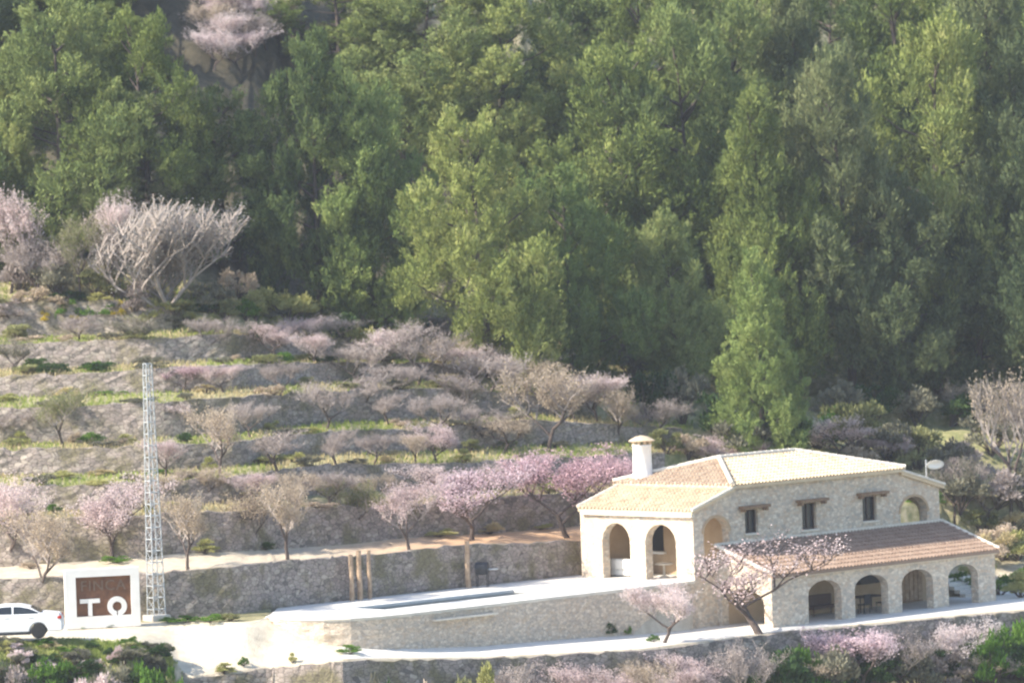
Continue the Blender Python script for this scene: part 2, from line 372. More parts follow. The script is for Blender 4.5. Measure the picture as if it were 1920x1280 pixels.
for k in range(8):
    b, tp = [], []
    for px in cols:
        Y = interp(W1Y, px) + offs[k]
        if px > 1303 and k > 0: Y -= min(1, (px - 1303) / 500) * offs[k] * .25
        if k == 0: pb = PYZ(px, Y, Z0 - (.7 if 512 <= px else 0))
        else: pb = PY(px, lerp_line(bases[k], px), Y)
        pt = PY(px, lerp_line(tops[k], px) + nr(2.0 if k else .8), Y + .25)
        if pt.z < pb.z + .15: pt.z = pb.z + .15
        b.append(pb); tp.append(pt)
    rows.append(b); rows.append(tp); wallrows.append((b, tp))
    zb = [(.5, 0, 0), (.05, .85, 0), (.55, .1, 0), (.8, .1, 0), (.85, 0, 0), (.75, .1, 0), (.8, 0, 0), (.7, 0, 0)][k]
    zt = [(0, .95, 0), (.55, .1, 0), (.8, .1, 0), (.85, 0, 0), (.7, .15, 0), (.8, 0, 0), (.7, 0, 0), (.5, 0, 0)][k]
    zones += [zb, zt]; drv += [0, 0]
last = rows[-1]
for dy, sl in ((4, .35), (10, .38), (18, .4), (28, .42), (42, .44), (60, .45), (85, .46), (120, .46), (180, .45), (300, .4)):
    rows.append([p + Vector(((p.x) * .02, dy, dy * sl + nr(.4))) for p in last]); zones.append((.35, .1, 0)); drv.append(0)
# refine each strip so that treads and hill can undulate
GV, GZ, GD, rowid = [], [], [], []
nc = len(cols)
for r_ in range(len(rows) - 1):
    A, B = rows[r_], rows[r_ + 1]
    L = (B[nc // 3] - A[nc // 3]).length
    n = 1 if L < 2.5 else (4 if L < 12 else 8)
    for j in range(n):
        f = j / n
        rr = []
        for i in range(nc):
            p = A[i].lerp(B[i], f)
            if 0 < j and r_ > 10: p.z += nr(.07 if L < 12 else .4)
            GV.append(p)
            px = cols[i]
            za, zb = zones[r_], zones[r_ + 1]
            z = [za[q] * (1 - f) + zb[q] * f for q in range(3)]
            dv = drv[r_] * (1 - f) + drv[r_ + 1] * f
            rowname = r_
            # orange earth on the lowest tread at right, pale sand elsewhere
            if r_ in (11 + 1, 11 + 2): z[2] = max(0, min(1, (px - 560) / 300)) * .85 if px < 1200 else .3
            if px < 330 and r_ == 6 and f < .05: dv = 0; z = [.9, 0, 0]
            if px > 1200 and r_ >= 11: z = [max(z[0], .6), z[1] * .2, 0]
            GZ.append(z); GD.append(dv)
for i in range(nc): GV.append(rows[-1][i]); GZ.append(list(zones[-1])); GD.append(0)
nrow = len(GV) // nc
GF = [(r_ * nc + i, r_ * nc + i + 1, (r_ + 1) * nc + i + 1, (r_ + 1) * nc + i) for r_ in range(nrow - 1) for i in range(nc - 1)]
gm = from_np('hillside', np.array([tuple(v) for v in GV]), np.array(GF), M['ground'])
ca = gm.color_attributes.new('zone', 'FLOAT_COLOR', 'POINT'); ca.data.foreach_set('color', np.array([[a, b, c_, 1] for a, b, c_ in GZ], dtype=np.float32).ravel())
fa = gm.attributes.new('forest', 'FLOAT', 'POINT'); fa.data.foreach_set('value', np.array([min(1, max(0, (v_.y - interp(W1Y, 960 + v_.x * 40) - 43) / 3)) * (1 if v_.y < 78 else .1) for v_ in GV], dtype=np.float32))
da = gm.attributes.new('drive', 'FLOAT', 'POINT'); da.data.foreach_set('value', np.array(GD, dtype=np.float32))
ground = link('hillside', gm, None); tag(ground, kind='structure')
BVH = BVHTree.FromPolygons([tuple(v) for v in GV], GF)
def hit(px, py):
    d = ray(px, py).normalized(); loc = BVH.ray_cast(CAM, d, 2000)[0]
    if loc is None: loc = PY(px, py, 30)
    return loc
def drop(x, y):
    loc = BVH.ray_cast(Vector((x, y, 400)), Vector((0, 0, -1)), 900)[0]
    return loc if loc is not None else Vector((x, y, 0))

# ------------------------------------------------------------------ dry stone walls
ordn = ['lowest', 'second', 'third', 'fourth', 'fifth', 'sixth', 'seventh', 'top']
ext = [(-900, 1560), (-900, 1300), (-900, 1250), (-900, 1280), (-900, 1120), (-900, 900), (-900, 780), (-900, 330)]
def rubble_wall(b, t_, idx, over=.10):
    V, F = [], []; nh = 6
    for i in idx:
        pb, pt = b[i], t_[i] + Vector((0, 0, over + nr(.06)))
        for j in range(nh + 1):
            f = j / nh; p = pb.lerp(pt, f) + Vector((0, -.28 + nr(.035), 0))
            if j == 0: p.z -= .3
            V.append(p)
        V.append(pt + Vector((0, .35, nr(.03)))); V.append(pb + Vector((0, .5, 0)))
    st = nh + 3; n = len(idx)
    for i in range(n - 1):
        for j in range(st - 1): F.append((i * st + j, (i + 1) * st + j, (i + 1) * st + j + 1, i * st + j + 1))
    F.append(tuple(range(st))); F.append(tuple(reversed(range((n - 1) * st, n * st))))
    mb = MB(); mb.v = V; mb.f = F; return mb
for k, (b, t_) in enumerate(wallrows):
    idx = [i for i, px in enumerate(cols) if ext[k][0] <= px <= ext[k][1]]
    o = rubble_wall(b, t_, idx).build('dry_stone_wall', M['wall'])
    lab = ('long grey rubble retaining wall behind the pool terrace and the sign' if k == 0 else
           '%s dry stone terrace wall counted up from the pool, grey rubble' % ordn[k])
    if k == 7: lab = 'topmost rough terrace wall below the bare grey tree'
    tag(o, lab, 'stone wall', 'dry stone terrace walls')
# wall below the drive
idx = [i for i, px in enumerate(cols) if px > 342]
o = rubble_wall([p + Vector((0, -.45, -2.4)) for p in Rbot], [p + Vector((0, -.05, -.12)) for p in Rbot], idx, .08).build('dry_stone_wall', M['wall'])
tag(o, 'rough rubble wall holding up the white path at the bottom edge', 'stone wall', 'dry stone terrace walls')

# ------------------------------------------------------------------ paving, deck, pool
mb = MB()                                 # white path beside house (thin slab above ground)
pts_top = []; pts_bot = []
for i, px in enumerate(cols):
    if px < 640 or px > 2300: continue
    a, b = Rbot[i] + (Rtop[i] - Rbot[i]) * .07, Rtop[i] + Vector((0, -.06, 0))
    pts_bot.append(a + Vector((0, nr(.15), .012))); pts_top.append(b + Vector((0, 0, .012)))
V = pts_bot + pts_top; n = len(pts_bot)
V2 = [v - Vector((0, 0, .1)) for v in V]
mb.add(V + V2, [(i, i + 1, n + i + 1, n + i) for i in range(n - 1)] + [(2 * n + i, 2 * n + i + 1, i + 1, i) for i in range(n - 1)] + [(3 * n + i, n + i, n + i + 1, 3 * n + i + 1) for i in range(n - 1)] + [(2 * n, 0, n, 3 * n)])
tag(mb.build('path', M['paving']), kind='structure')

BEND = [(-21.0, 5.3), (-21.5, 3.9), (-21.5, 2.6), (-21.1, 1.5), (-20.3, .65), (-19.2, .15), (-18.0, 0)]
deck = [(0, 0)] + BEND[::-1] + [ (-17.4, 8.75), (4.5, 8.5), (4.5, 6.9), (0, 6.9)]
pool_h = [(-16.4, 2.8), (-6.5, 2.8), (-6.5, 5.1), (-16.4, 5.1)]
mb = MB(); mb.prism(deck, lambda a, b, d: H(a, b, 0.0 - d), .1, [pool_h])
tag(mb.build('pool_terrace', M['paving']), kind='structure')
mb = MB()
r0 = [H(-21.0, 5.3, -.005), H(-17.4, 8.75, -.005)]
r1 = [PZ(462, 1168, Z0 - .03), PZ(505, 1152, Z0 - .02)]
for p_ in r1: p_.z = min(p_.z + .05, drop(p_.x, p_.y).z + .012)
mb.add([r0[0], r0[1], r1[1], r1[0]] + [v - Vector((0, 0, .15)) for v in (r0[0] - Vector((0, 0, .6)), r0[1], r1[1], r1[0] - Vector((0, 0, .45)))], [(0, 1, 2, 3), (4, 5, 6, 7), (0, 1, 5, 4), (1, 2, 6, 5), (2, 3, 7, 6), (3, 0, 4, 7)])
tag(mb.build('ramp', M['paving']), kind='structure')
pool = empty('swimming_pool', H(-12, 4.5, -.4)); tag(pool, 'long narrow dark water swimming pool set in the white terrace', 'pool')
inv = Matrix.Translation(-pool.location)
def hb(mb_, u0, u1, v0, v1, z0, z1, off=Vector((0, 0, 0))):
    vs = [H(u, v, z) - off for z in (z0, z1) for v in (v0, v1) for u in (u0, u1)]
    mb_.add(vs, [(0, 2, 3, 1), (4, 5, 7, 6), (0, 1, 5, 4), (2, 6, 7, 3), (0, 4, 6, 2), (1, 3, 7, 5)])
po = pool.location.copy()
mb = MB(); hb(mb, -16.4, -6.5, 2.8, 5.1, -.35, -.09, po); mb.build('water', M['water'], pool)
mb = MB()
for a in ((-16.75, -6.15, 2.45, 2.8), (-16.75, -6.15, 5.1, 5.45), (-16.75, -16.4, 2.8, 5.1), (-6.5, -6.15, 2.8, 5.1)): hb(mb, a[0], a[1], a[2], a[3], .002, .035, po)
mb.build('coping', M['white'], pool)

# pool retaining wall (long face v=0 and short left face)
pw = empty('pool_wall', H(-12, 0, -2)); tag(pw, 'long warm tan rubble wall below the front edge of the pool terrace', 'stone wall')
pwo = pw.location.copy()
line = BEND + [(-18 + 18 * i / 60, 0) for i in range(1, 61)]; line[-1] = (-.02, 0)
pts2 = []
for (u0, v0), (u1, v1) in zip(line[:-1], line[1:]):
    for q in range(3 if u1 <= -17.9 else 1): f = q / (3 if u1 <= -17.9 else 1); pts2.append((u0 + (u1 - u0) * f, v0 + (v1 - v0) * f))
pts2.append(line[-1]); nh = 8; V = []; st_ = nh + 2; tops_, L_ = [], len(pts2)
for i, (u, v) in enumerate(pts2):
    a_, b_ = pts2[max(0, i - 1)], pts2[min(L_ - 1, i + 1)]; du, dv = b_[0] - a_[0], b_[1] - a_[1]; l_ = math.hypot(du, dv); nx, ny = dv / l_, -du / l_   # outward
    g1_, g2_ = H(u + nx * .2, v + ny * .2), H(u + nx * .7, v + ny * .7)
    zb = min(-.35, drop(g1_.x, g1_.y).z - Z0 - .35, drop(g2_.x, g2_.y).z - Z0 - .35)
    for j in range(nh + 1):
        k_ = .02 + nr(.035); V.append(H(u + nx * k_, v + ny * k_, zb + (-.085 - zb) * j / nh) - pwo)
    V.append(H(u - nx * .4, v - ny * .4, -.1) - pwo); tops_.append((u, v, nx, ny))
mb = MB(); mb.v = V; mb.f = [(i * st_ + j, (i + 1) * st_ + j, (i + 1) * st_ + j + 1, i * st_ + j + 1) for i in range(L_ - 1) for j in range(st_ - 1)]
mb.build('wall_face', M['wall_new'], pw)
V = []
for (u, v, nx, ny) in tops_:
    for k_, z in ((.08, .003), (.08, .055), (-.3, .055), (-.3, .003)): V.append(H(u + nx * k_, v + ny * k_, z) - pwo)
mb = MB(); mb.v = V; mb.f = [(i * 4 + j, (i + 1) * 4 + j, (i + 1) * 4 + (j + 1) % 4, i * 4 + (j + 1) % 4) for i in range(L_ - 1) for j in range(4)]
mb.build('coping', M['paving'], pw)
mb = MB(); hb(mb, u_at(808, 0), u_at(925, 0), -.32, -.04, -.42, -.34, pwo); mb.build('ledge', M['mortar'], pw)

# ------------------------------------------------------------------ house
house = empty('stone_house', H(8, 3.5, -2.2)); HO = house.location.copy()
tag(house, 'two storey rubble stone farmhouse with clay tile roofs and arched gallery', 'house')
def arch(a0, a1, z0, zs, rise, n=14):     # opening outline: jambs to zs, curved head above
    c, w_ = (a0 + a1) / 2, (a1 - a0) / 2
    return [(a0, z0)] + [(c - w_ * math.cos(math.pi * i / n), zs + rise * math.sin(math.pi * i / n)) for i in range(n + 1)] + [(a1, z0)]
def rect(a0, a1, z0, z1): return [(a0, z0), (a1, z0), (a1, z1), (a0, z1)]
fu = lambda v0: (lambda a, z, d: H(a, v0 + d, z) - HO)      # wall running along u, thickness inward
fv = lambda u0: (lambda a, z, d: H(u0 + d, a, z) - HO)      # wall running along v
TH = .45
def cut_arch_wall(outer, arches, T, th, mat, name, par):     # walls whose openings reach the floor: notch the outline
    x0, x1, z0 = outer[0][0], outer[1][0], outer[0][1]
    bot = [(x0, z0)]
    for a in sorted(arches, key=lambda q: q[0][0]): bot += a
    bot.append((x1, z0)); mb_ = MB(); mb_.prism(bot + outer[2:], T, th); return mb_.build(name, mat, par)
# long upper facade
zE, zM = 3.25, 4.2
outer = [(0, -2.25), (16.4, -2.25), (16.4, zE), (13.7, zM), (2.6, zM), (0, zE)]
wins = [(3.35, 4.2, 2.0, 3.12), (7.1, 8.05, 1.88, 3.14), (11.15, 12.1, 1.98, 3.17)]
holes = [rect(*w_) for w_ in wins] + [arch(.65, 2.3, .95, 2.2, .72), arch(13.7, 15.55, .35, 2.15, .78)]
mb = MB(); mb.prism(outer, fu(0), TH, holes)
front = mb.build('front_wall', M['facade'], house)
for i, w_ in enumerate(wins):
    wo_ = MB(); hb(wo_, w_[0], w_[1], .22, .26, w_[2], w_[3], HO); f = MB()
    wf = MB()
    for q in ((w_[0], w_[0] + .07, w_[2], w_[3]), (w_[1] - .07, w_[1], w_[2], w_[3]), ((w_[0] + w_[1]) / 2 - .03, (w_[0] + w_[1]) / 2 + .03, w_[2] + .07, w_[3] - .07), (w_[0] + .07, w_[1] - .07, w_[2], w_[2] + .07), (w_[0] + .07, w_[1] - .07, w_[3] - .07, w_[3])):
        hb(wf, q[0], q[1], .17, .215, q[2], q[3], HO)
    fr = wf.build('window', M['dark_wood'], house); wo_.build('pane', M['glass'], fr)
    l = MB(); hb(l, w_[0] - .4, w_[1] + .55, -.34, -.01, w_[3] + .06, w_[3] + .2, HO)
    hb(l, w_[0] - .3, w_[0] - .18, -.3, -.012, w_[3] - .08, w_[3] + .055, HO); hb(l, w_[1] + .3, w_[1] + .42, -.3, -.012, w_[3] - .08, w_[3] + .055, HO)
    l.build('lintel', M['wood'], fr)
    l = MB(); hb(l, w_[0] - .08, w_[1] + .08, -.1, .15, w_[2] - .09, w_[2] - .003, HO); l.build('sill', M['mortar'], fr)
# arch surrounds (thin brick ring)
def ring(a0, a1, zs, rise, T, par, mat, wd=.12, n=16):
    c, w_ = (a0 + a1) / 2, (a1 - a0) / 2; mb_ = MB()
    inn = [(c - w_ * math.cos(math.pi * i / n), zs + rise * math.sin(math.pi * i / n)) for i in range(n + 1)]
    out = [(c - (w_ + wd) * math.cos(math.pi * i / n), zs + (rise + wd) * math.sin(math.pi * i / n)) for i in range(n + 1)]
    mb_.prism(inn + out[::-1], T, .05); return mb_.build('arch_surround', mat, par)
off_u = lambda v0: (lambda a, z, d: H(a, v0 - .03 + d * .5, z) - HO)
off_v = lambda u0: (lambda a, z, d: H(u0 - .03 + d * .5, a, z) - HO)
ring(.65, 2.3, 2.2, .72, off_u(0), front, M['plaster']); ring(13.7, 15.55, 2.15, .78, off_u(0), front, M['plaster'])
# west (left) porch wall with two arches reaching the deck
aA, aB = (4.15, 5.98), (1.15, 3.15)
porch = cut_arch_wall([(TH + .003, 0), (7, 0), (7, zE - .02), (TH + .003, zE - .02)], [arch(aB[0], aB[1], 0, 1.75, .9), arch(aA[0], aA[1], 0, 1.75, .9)], fv(0), TH, M['facade'], 'porch_wall', house)

# porch back wall with window
mb = MB(); mb.prism([(TH + .01, -.6), (6.99, -.6), (6.99, 3.9), (TH + .01, 3.9)], fv(2.6), .3, [rect(4.6, 5.6, 1.1, 2.35)])
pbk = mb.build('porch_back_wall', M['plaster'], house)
mb = MB(); hb(mb, 2.74, 2.78, 4.6, 5.6, 1.1, 2.35, HO); mb.build('window', M['glass'], house)
mb = MB(); hb(mb, 2.4, 2.62, 4.45, 5.75, .98, 1.097, HO); mb.build('sill', M['white'], pbk)
mb = MB(); hb(mb, TH, 2.59, 6.6, 6.98, -.1, 3.3, HO); mb.build('porch_end_wall', M['plaster'], house)
mb = MB(); hb(mb, 0.01, 2.6, .46, 6.99, -.3, .0, HO); mb.build('porch_floor', M['paving'], house)
# back wall, right porch walls
mb = MB(); mb.prism([(0, -.5), (13.7, -.5), (13.7, zM - .05), (2.6, zM - .05), (0, zE - .05)], fu(7.0), .4); mb.build('back_wall', M['facade'], house)
mb = MB(); hb(mb, 13.4, 13.69, TH + .01, 6.99, -.5, 4.15, HO); mb.build('east_wall', M['facade'], house)
mb = MB()
mb.prism([(TH + .003, .3), (3, .3), (3, zE - .03), (TH + .003, zE - .03)], fv(16.4 - TH), TH, [arch(.9, 2.6, .32, 1.9, .75)])
mb.build('balcony_wall', M['facade'], house)
mb = MB(); hb(mb, 13.7, 16.39, TH + .01, 6.9, -2.2, .33, HO); mb.build('balcony_base', M['facade'], house)

# roofs with barrel tiles -----------------------------------------------------
def roof_plane(A, B, poly, mat, name, par, pitch=.24, rad=.085, step=.42, slab=True):
    """A->B eave line (left to right); poly: 3D corners of the plane, in order"""
    A, B = Vector(A), Vector(B); e = (B - A).normalized(); poly = [Vector(p) for p in poly]
    n = (poly[1] - poly[0]).cross(poly[2] - poly[1]).normalized()
    if n.z < 0: n = -n
    s_ = n.cross(e).normalized()
    if s_.z < 0: s_ = -s_
    P2 = [((p - A).dot(e), (p - A).dot(s_)) for p in poly]
    mb_ = MB()
    if slab:
        k = len(poly); mb_.add([p for p in poly] + [p - Vector((0, 0, .14)) for p in poly], [tuple(range(k)), tuple(reversed(range(k, 2 * k)))] + [(i, (i + 1) % k, k + (i + 1) % k, k + i) for i in range(k)])
    smin, smax = min(p[0] for p in P2), max(p[0] for p in P2)
    x = smin + pitch / 2
    while x < smax:
        ts = []
        for i in range(len(P2)):
            (x0, y0), (x1, y1) = P2[i], P2[(i + 1) % len(P2)]
            if (x0 - x) * (x1 - x) < 0: ts.append(y0 + (y1 - y0) * (x - x0) / (x1 - x0))
        if len(ts) >= 2:
            t0, t1 = min(ts), max(ts); y = t0 - .05
            while y < t1 - .05:
                y2 = min(y + step, t1); V = []
                jx = nr(.012)
                for yy, up_, rr in ((y, .03, rad), (y2, 0.0, rad * .85)):
                    for q in range(6):
                        a = math.pi * q / 5
                        V.append(A + e * (x + jx - rr * math.cos(a)) + s_ * yy + n * (.012 + up_ + rr * math.sin(a)))
                mb_.add(V, [(q, q + 1, 7 + q, 6 + q) for q in range(5)] + [(0, 6, 7, 1)][:0] + [tuple(range(6))])
                y = y2
        x += pitch
    return mb_.build(name, mat, par)
def Hh(u, v, z): return H(u, v, z) - HO
def ridge(a, b, par, r=.11):
    mb_ = MB(); a, b = Vector(a), Vector(b); n = max(2, int((b - a).length / .4)); 
    for i in range(n):
        p, q = a.lerp(b, i / n), a.lerp(b, (i + 1) / n); mb_.tube([p, q], [r * 1.08, r * .92], 8)
    return mb_.build('ridge_tiles', M['mortar'], par)
ov = .22; sl_ = .96 / 3.5
eZ = zM + .03 - ov * sl_ + .16
R0 = (2.6 - ov, -ov, eZ); R1 = (13.7 + ov, -ov, eZ); R2 = (13.7 + ov, 7.4 + ov, eZ); R3 = (2.6 - ov, 7.4 + ov, eZ)
G0 = (5.5, 3.7, zM + 1.12); G1 = (10.5, 3.7, zM + 1.12)
mroof = roof_plane(Hh(*R0), Hh(*R1), [Hh(*R0), Hh(*R1), Hh(*G1), Hh(*G0)], M['tile'], 'main_roof', house)
roof_plane(Hh(*R3), Hh(*R0), [Hh(*R3), Hh(*R0), Hh(*G0)], M['tile_orange'], 'hip_slope', mroof)
roof_plane(Hh(*R1), Hh(*R2), [Hh(*R1), Hh(*R2), Hh(*G1)], M['tile'], 'hip_slope', mroof)
roof_plane(Hh(*R2), Hh(*R3), [Hh(*R2), Hh(*R3), Hh(*G0), Hh(*G1)], M['tile'], 'rear_slope', mroof)
up = Vector((0, 0, .1))
for a, b in ((R0, G0), (R1, G1), (R3, G0), (R2, G1), (G0, G1)): ridge(Hh(*a) + up, Hh(*b) + up, mroof)
# lean-to roofs of the two porches
l0, l1, l2, l3 = (-ov, 7.3, zE + .06), (-ov, -.16, zE + .06), (2.6, -.16, zM + .0), (2.6, 7.3, zM + .0)
lr = roof_plane(Hh(*l0), Hh(*l1), [Hh(*l0), Hh(*l1), Hh(*l2), Hh(*l3)], M['tile'], 'porch_roof', house)
ridge(Hh(l2[0] - .12, 7.3, l2[2] + .12), Hh(l2[0] - .12, -.1, l2[2] + .12), lr, .12); ridge(Hh(*l0) + up, Hh(*l3) + up, lr, .09)
ridge(Hh(*l1) + up * .7, Hh(*l2) + up * .7, lr, .08)
mb = MB(); hb(mb, -.2, -.003, -.1, 7.2, zE - .22, zE - .02, HO); mb.build('cornice', M['mortar'], lr)
r0, r1, r2, r3 = (16.4 + ov, -.16, zE + .06), (16.4 + ov, 7.3, zE + .06), (13.7, 7.3, zM), (13.7, -.16, zM)
rr_ = roof_plane(Hh(*r0), Hh(*r1), [Hh(*r0), Hh(*r1), Hh(*r2), Hh(*r3)], M['tile'], 'balcony_roof', house)
ridge(Hh(*r0) + up * .7, Hh(*r3) + up * .7, rr_, .08)
# gallery
GD_, g0, g1 = 3.45, 1.45, 16.4
gop = [(3.8, 5.97), (6.86, 9.08), (10.0, 12.12), (13.15, 15.2)]
gal = cut_arch_wall([(g0, -2.25), (g1, -2.25), (g1, .24), (g0, .24)], [arch(a, b, -2.25, -.85, .62) for a, b in gop], fu(-GD_), TH, M['facade'], 'gallery_wall', house)

def gend(u0, z_hi):
    mb_ = MB(); a = arch(-GD_ + TH + .06, -.2, -2.25, -1.15, .75)
    mb_.prism([(-GD_ + TH + .003, -2.25)] + a + [(-.003, -2.25), (-.003, 1.3), (-GD_ + TH + .003, .3)], fv(u0), TH); return mb_.build('gallery_end_wall', M['facade'], house)
gend(g0, 1.3); gend(g1 - TH, 1.3)
q0, q1, q2, q3 = (g0 - .12, -GD_ - ov, .27), (g1 + .1, -GD_ - ov, .27), (g1 + .1, -.003, 1.55), (g0 - .12, -.003, 1.55)
gr = roof_plane(Hh(*q0), Hh(*q1), [Hh(*q0), Hh(*q1), Hh(*q2), Hh(*q3)], M['tile_brown_shade'], 'gallery_roof', house)
ridge(Hh(q1[0], q1[1], q1[2]) + up * .7, Hh(*q2) + up * .7, gr, .09); ridge(Hh(q0[0], q0[1], q0[2]) + up * .7, Hh(*q3) + up * .7, gr, .09)
mb = MB(); hb(mb, g0 - .12, g1 + .1, -.16, -.004, 1.56, 1.70, HO); mb.build('flashing', M['mortar'], gr)
mb = MB(); hb(mb, g0, g1, -GD_ - .12, -GD_ - .003, .08, .2, HO); mb.build('cornice', M['mortar'], gr)
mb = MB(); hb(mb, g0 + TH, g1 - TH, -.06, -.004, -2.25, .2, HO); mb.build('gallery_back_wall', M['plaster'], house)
mb = MB(); hb(mb, 13.1, 14.9, -.12, -.063, -2.2, -.1, HO)
dr = mb.build('door', M['wood'], house)
mb = MB()
for k in range(6): hb(mb, 13.13 + k * .295, 13.38 + k * .295, -.15, -.122, -2.1, -.2, HO)
mb.build('door_panel', M['post'], dr)
mb = MB(); hb(mb, 10.3, 11.7, -.5, -.064, -1.0, -.35, HO); mb.build('cooker_hood', M['black'], house)
# chimney
cc = Hh(3.2, 6.45, 0)
ch = MB(); ch.lathe([(.50, 3.7), (.50, 4.75), (.46, 4.8), (.445, 6.05), (.47, 6.08), (.47, 6.14), (.3, 6.15)], 28, cc); chm = ch.build('chimney', M['white'], house, True)
cp = MB()
for i in range(10):
    a = i * math.pi / 5; cp.box(cc + Vector((.44 * math.cos(a), .44 * math.sin(a), 6.23)), (.1, .13, .15), a)
cp.lathe([(.05, 6.31), (.62, 6.30), (.64, 6.34), (.5, 6.42), (.30, 6.52), (.08, 6.57)], 24, cc)
cp.build('chimney_cap', M['tile'], chm)

# house furniture --------------------------------------------------------------
def hthing(name, u, v, z, label, cat, rz=0, group=None):
    o_ = empty(name, H(u, v, z), AL + rz); tag(o_, label, cat, group); return o_
s = hthing('sofa', 1.2, 5.6, 0, 'white cushioned outdoor sofa under the left porch arch', 'sofa', R(90))
mb = MB(); mb.box((0, 0, .2), (1.7, .75, .3)); mb.build('seat', M['cushion'], s, bevel=.05)
mb = MB(); mb.box((0, .3, .6), (1.7, .2, .5)); mb.build('backrest', M['cushion'], s, bevel=.05)
for sx in (-.76, .76):
    mb = MB(); mb.box((sx, -.03, .45), (.16, .6, .2)); mb.build('armrest', M['cushion'], s, bevel=.04)
s = hthing('round_table', 1.3, 3.3, 0, 'low pale round table under the right porch arch', 'table')
mb = MB(); mb.lathe([(.05, .62), (.45, .62), (.45, .68), (.02, .68)], 20); mb.build('table_top', M['mortar'], s)
mb = MB(); mb.lathe([(.25, 0), (.22, .05), (.06, .1), (.06, .618)], 12); mb.build('pedestal', M['mortar'], s)
s = hthing('bench', 7.3, -.9, -2.2, 'dark brown bench in the leftmost gallery arch', 'bench')
mb = MB(); mb.box((0, 0, .42), (1.9, .6, .16)); mb.build('seat', M['wicker'], s, bevel=.03)
mb = MB(); mb.box((0, .27, .75), (1.9, .1, .5)); mb.build('backrest', M['wicker'], s, bevel=.03)
for sx in (-.85, .85):
    for sy in (-.22, .22):
        mb = MB(); mb.tube([(sx, sy, 0), (sx, sy, .34)], .04, 6); mb.build('leg', M['wicker'], s)
s = hthing('dining_table', 9.6, -1.5, -2.2, 'dark dining table standing in the second gallery arch', 'table')
mb = MB(); mb.box((0, 0, .74), (1.8, .9, .05)); mb.build('table_top', M['dark_wood'], s)
for sx in (-.8, .8):
    for sy in (-.36, .36):
        mb = MB(); mb.tube([(sx, sy, 0), (sx, sy, .715)], .035, 6); mb.build('leg', M['dark_wood'], s)
def chair(u, v, rz, lab):
    s_ = hthing('chair', u, v, -2.2, lab, 'chair', rz, 'chairs at the gallery dining table')
    b = MB(); b.box((0, 0, .45), (.45, .45, .05)); b.build('seat', M['black'], s_)
    b = MB(); b.box((0, .21, .72), (.43, .04, .45)); b.build('backrest', M['black'], s_)
    for sx in (-.19, .19):
        for sy in (-.19, .19):
            b = MB(); b.tube([(sx, sy, 0), (sx, sy, .425)], .02, 5); b.build('leg', M['black'], s_)
chair(8.7, -2.25, R(180), 'black chair on the near side of the gallery table, left one')
chair(9.9, -2.25, R(180), 'black chair on the near side of the gallery table, right one')
# antenna
an = empty('satellite_dish', H(16.2, .6, zE - .1)); tag(an, 'pale satellite dish on a thin mast at the right end of the roof', 'satellite dish')
mb = MB(); mb.tube([(0, 0, 0), (0, 0, 1.45)], .03, 8); mb.build('mast', M['steel'], an)
mb = MB(); mb.lathe([(.02, .0), (.2, .03), (.36, .09), (.46, .16), (.46, .18), (.34, .11), (.02, .03)], 20, (0, 0, 0), 'Y')
d = mb.build('dish', M['white'], an, True); d.location = (.4, .1, 1.25); d.rotation_euler = (R(-20), 0, R(200)); d.scale = (1, 1, .55)
mb = MB(); mb.tube([(0, 0, 1.25), (.4, .1, 1.25)], .025, 6); mb.build('arm', M['steel'], an)
# steps beyond the gallery
st = empty('stone_steps', H(18.2, -.6, -2.2), AL); tag(st, 'pale stone steps seen through the rightmost gallery arch', 'steps')
for k in range(5):
    mb = MB(); mb.box((0, k * .35, .09 + k * .17), (2.2, .36, .165)); mb.build('step', M['paving'], st)

# ------------------------------------------------------------------ things on the terrace
def post(px, h, r, lab):
    v = 8.3; u = u_at(px, v)
    o_ = MB(); pts = [(nr(.02), nr(.02), z) for z in (0, h * .3, h * .6, h)]
    o_.tube(pts, [r, r * .95, r * .9, r * .88], 10); me = o_.mesh('wooden_post', M['post'])
    ob = link('wooden_post', me, None); ob.location = H(u, v, 0); tag(ob, lab, 'post', 'tall wooden posts against the wall')
post(660, 2.15, .12, 'leftmost tall wooden post against the grey retaining wall')
post(675, 2.3, .13, 'second wooden post from the left, thickest of the close trio')
post(694, 2.25, .10, 'third wooden post from the left, right one of the close trio')
post(878, 2.2, .13, 'lone wooden post standing apart beside the black barbecue')
p = H(u_at(905, 8.0), 8.0, 0)
bb = empty('barbecue', p, R(-10)); tag(bb, 'black barbecue with a pale side shelf against the retaining wall', 'barbecue')
mb = MB(); mb.box((0, 0, .75), (.62, .5, .22)); mb.build('firebox', M['black'], bb, bevel=.03)
mb = MB(); mb.lathe([(.3, -.3), (.3, .3)], 16, (0, 0, .88), 'Y'); hd = mb.build('lid', M['black'], bb); hd.rotation_euler = (0, 0, R(90))
mb = MB(); mb.box((.55, 0, .84), (.42, .42, .04)); mb.build('side_shelf', M['steel'], bb)
for sx in (-.25, .25):
    for sy in (-.2, .2):
        mb = MB(); mb.tube([(sx, sy, 0), (sx, sy, .64)], .025, 6); mb.build('leg', M['black'], bb)

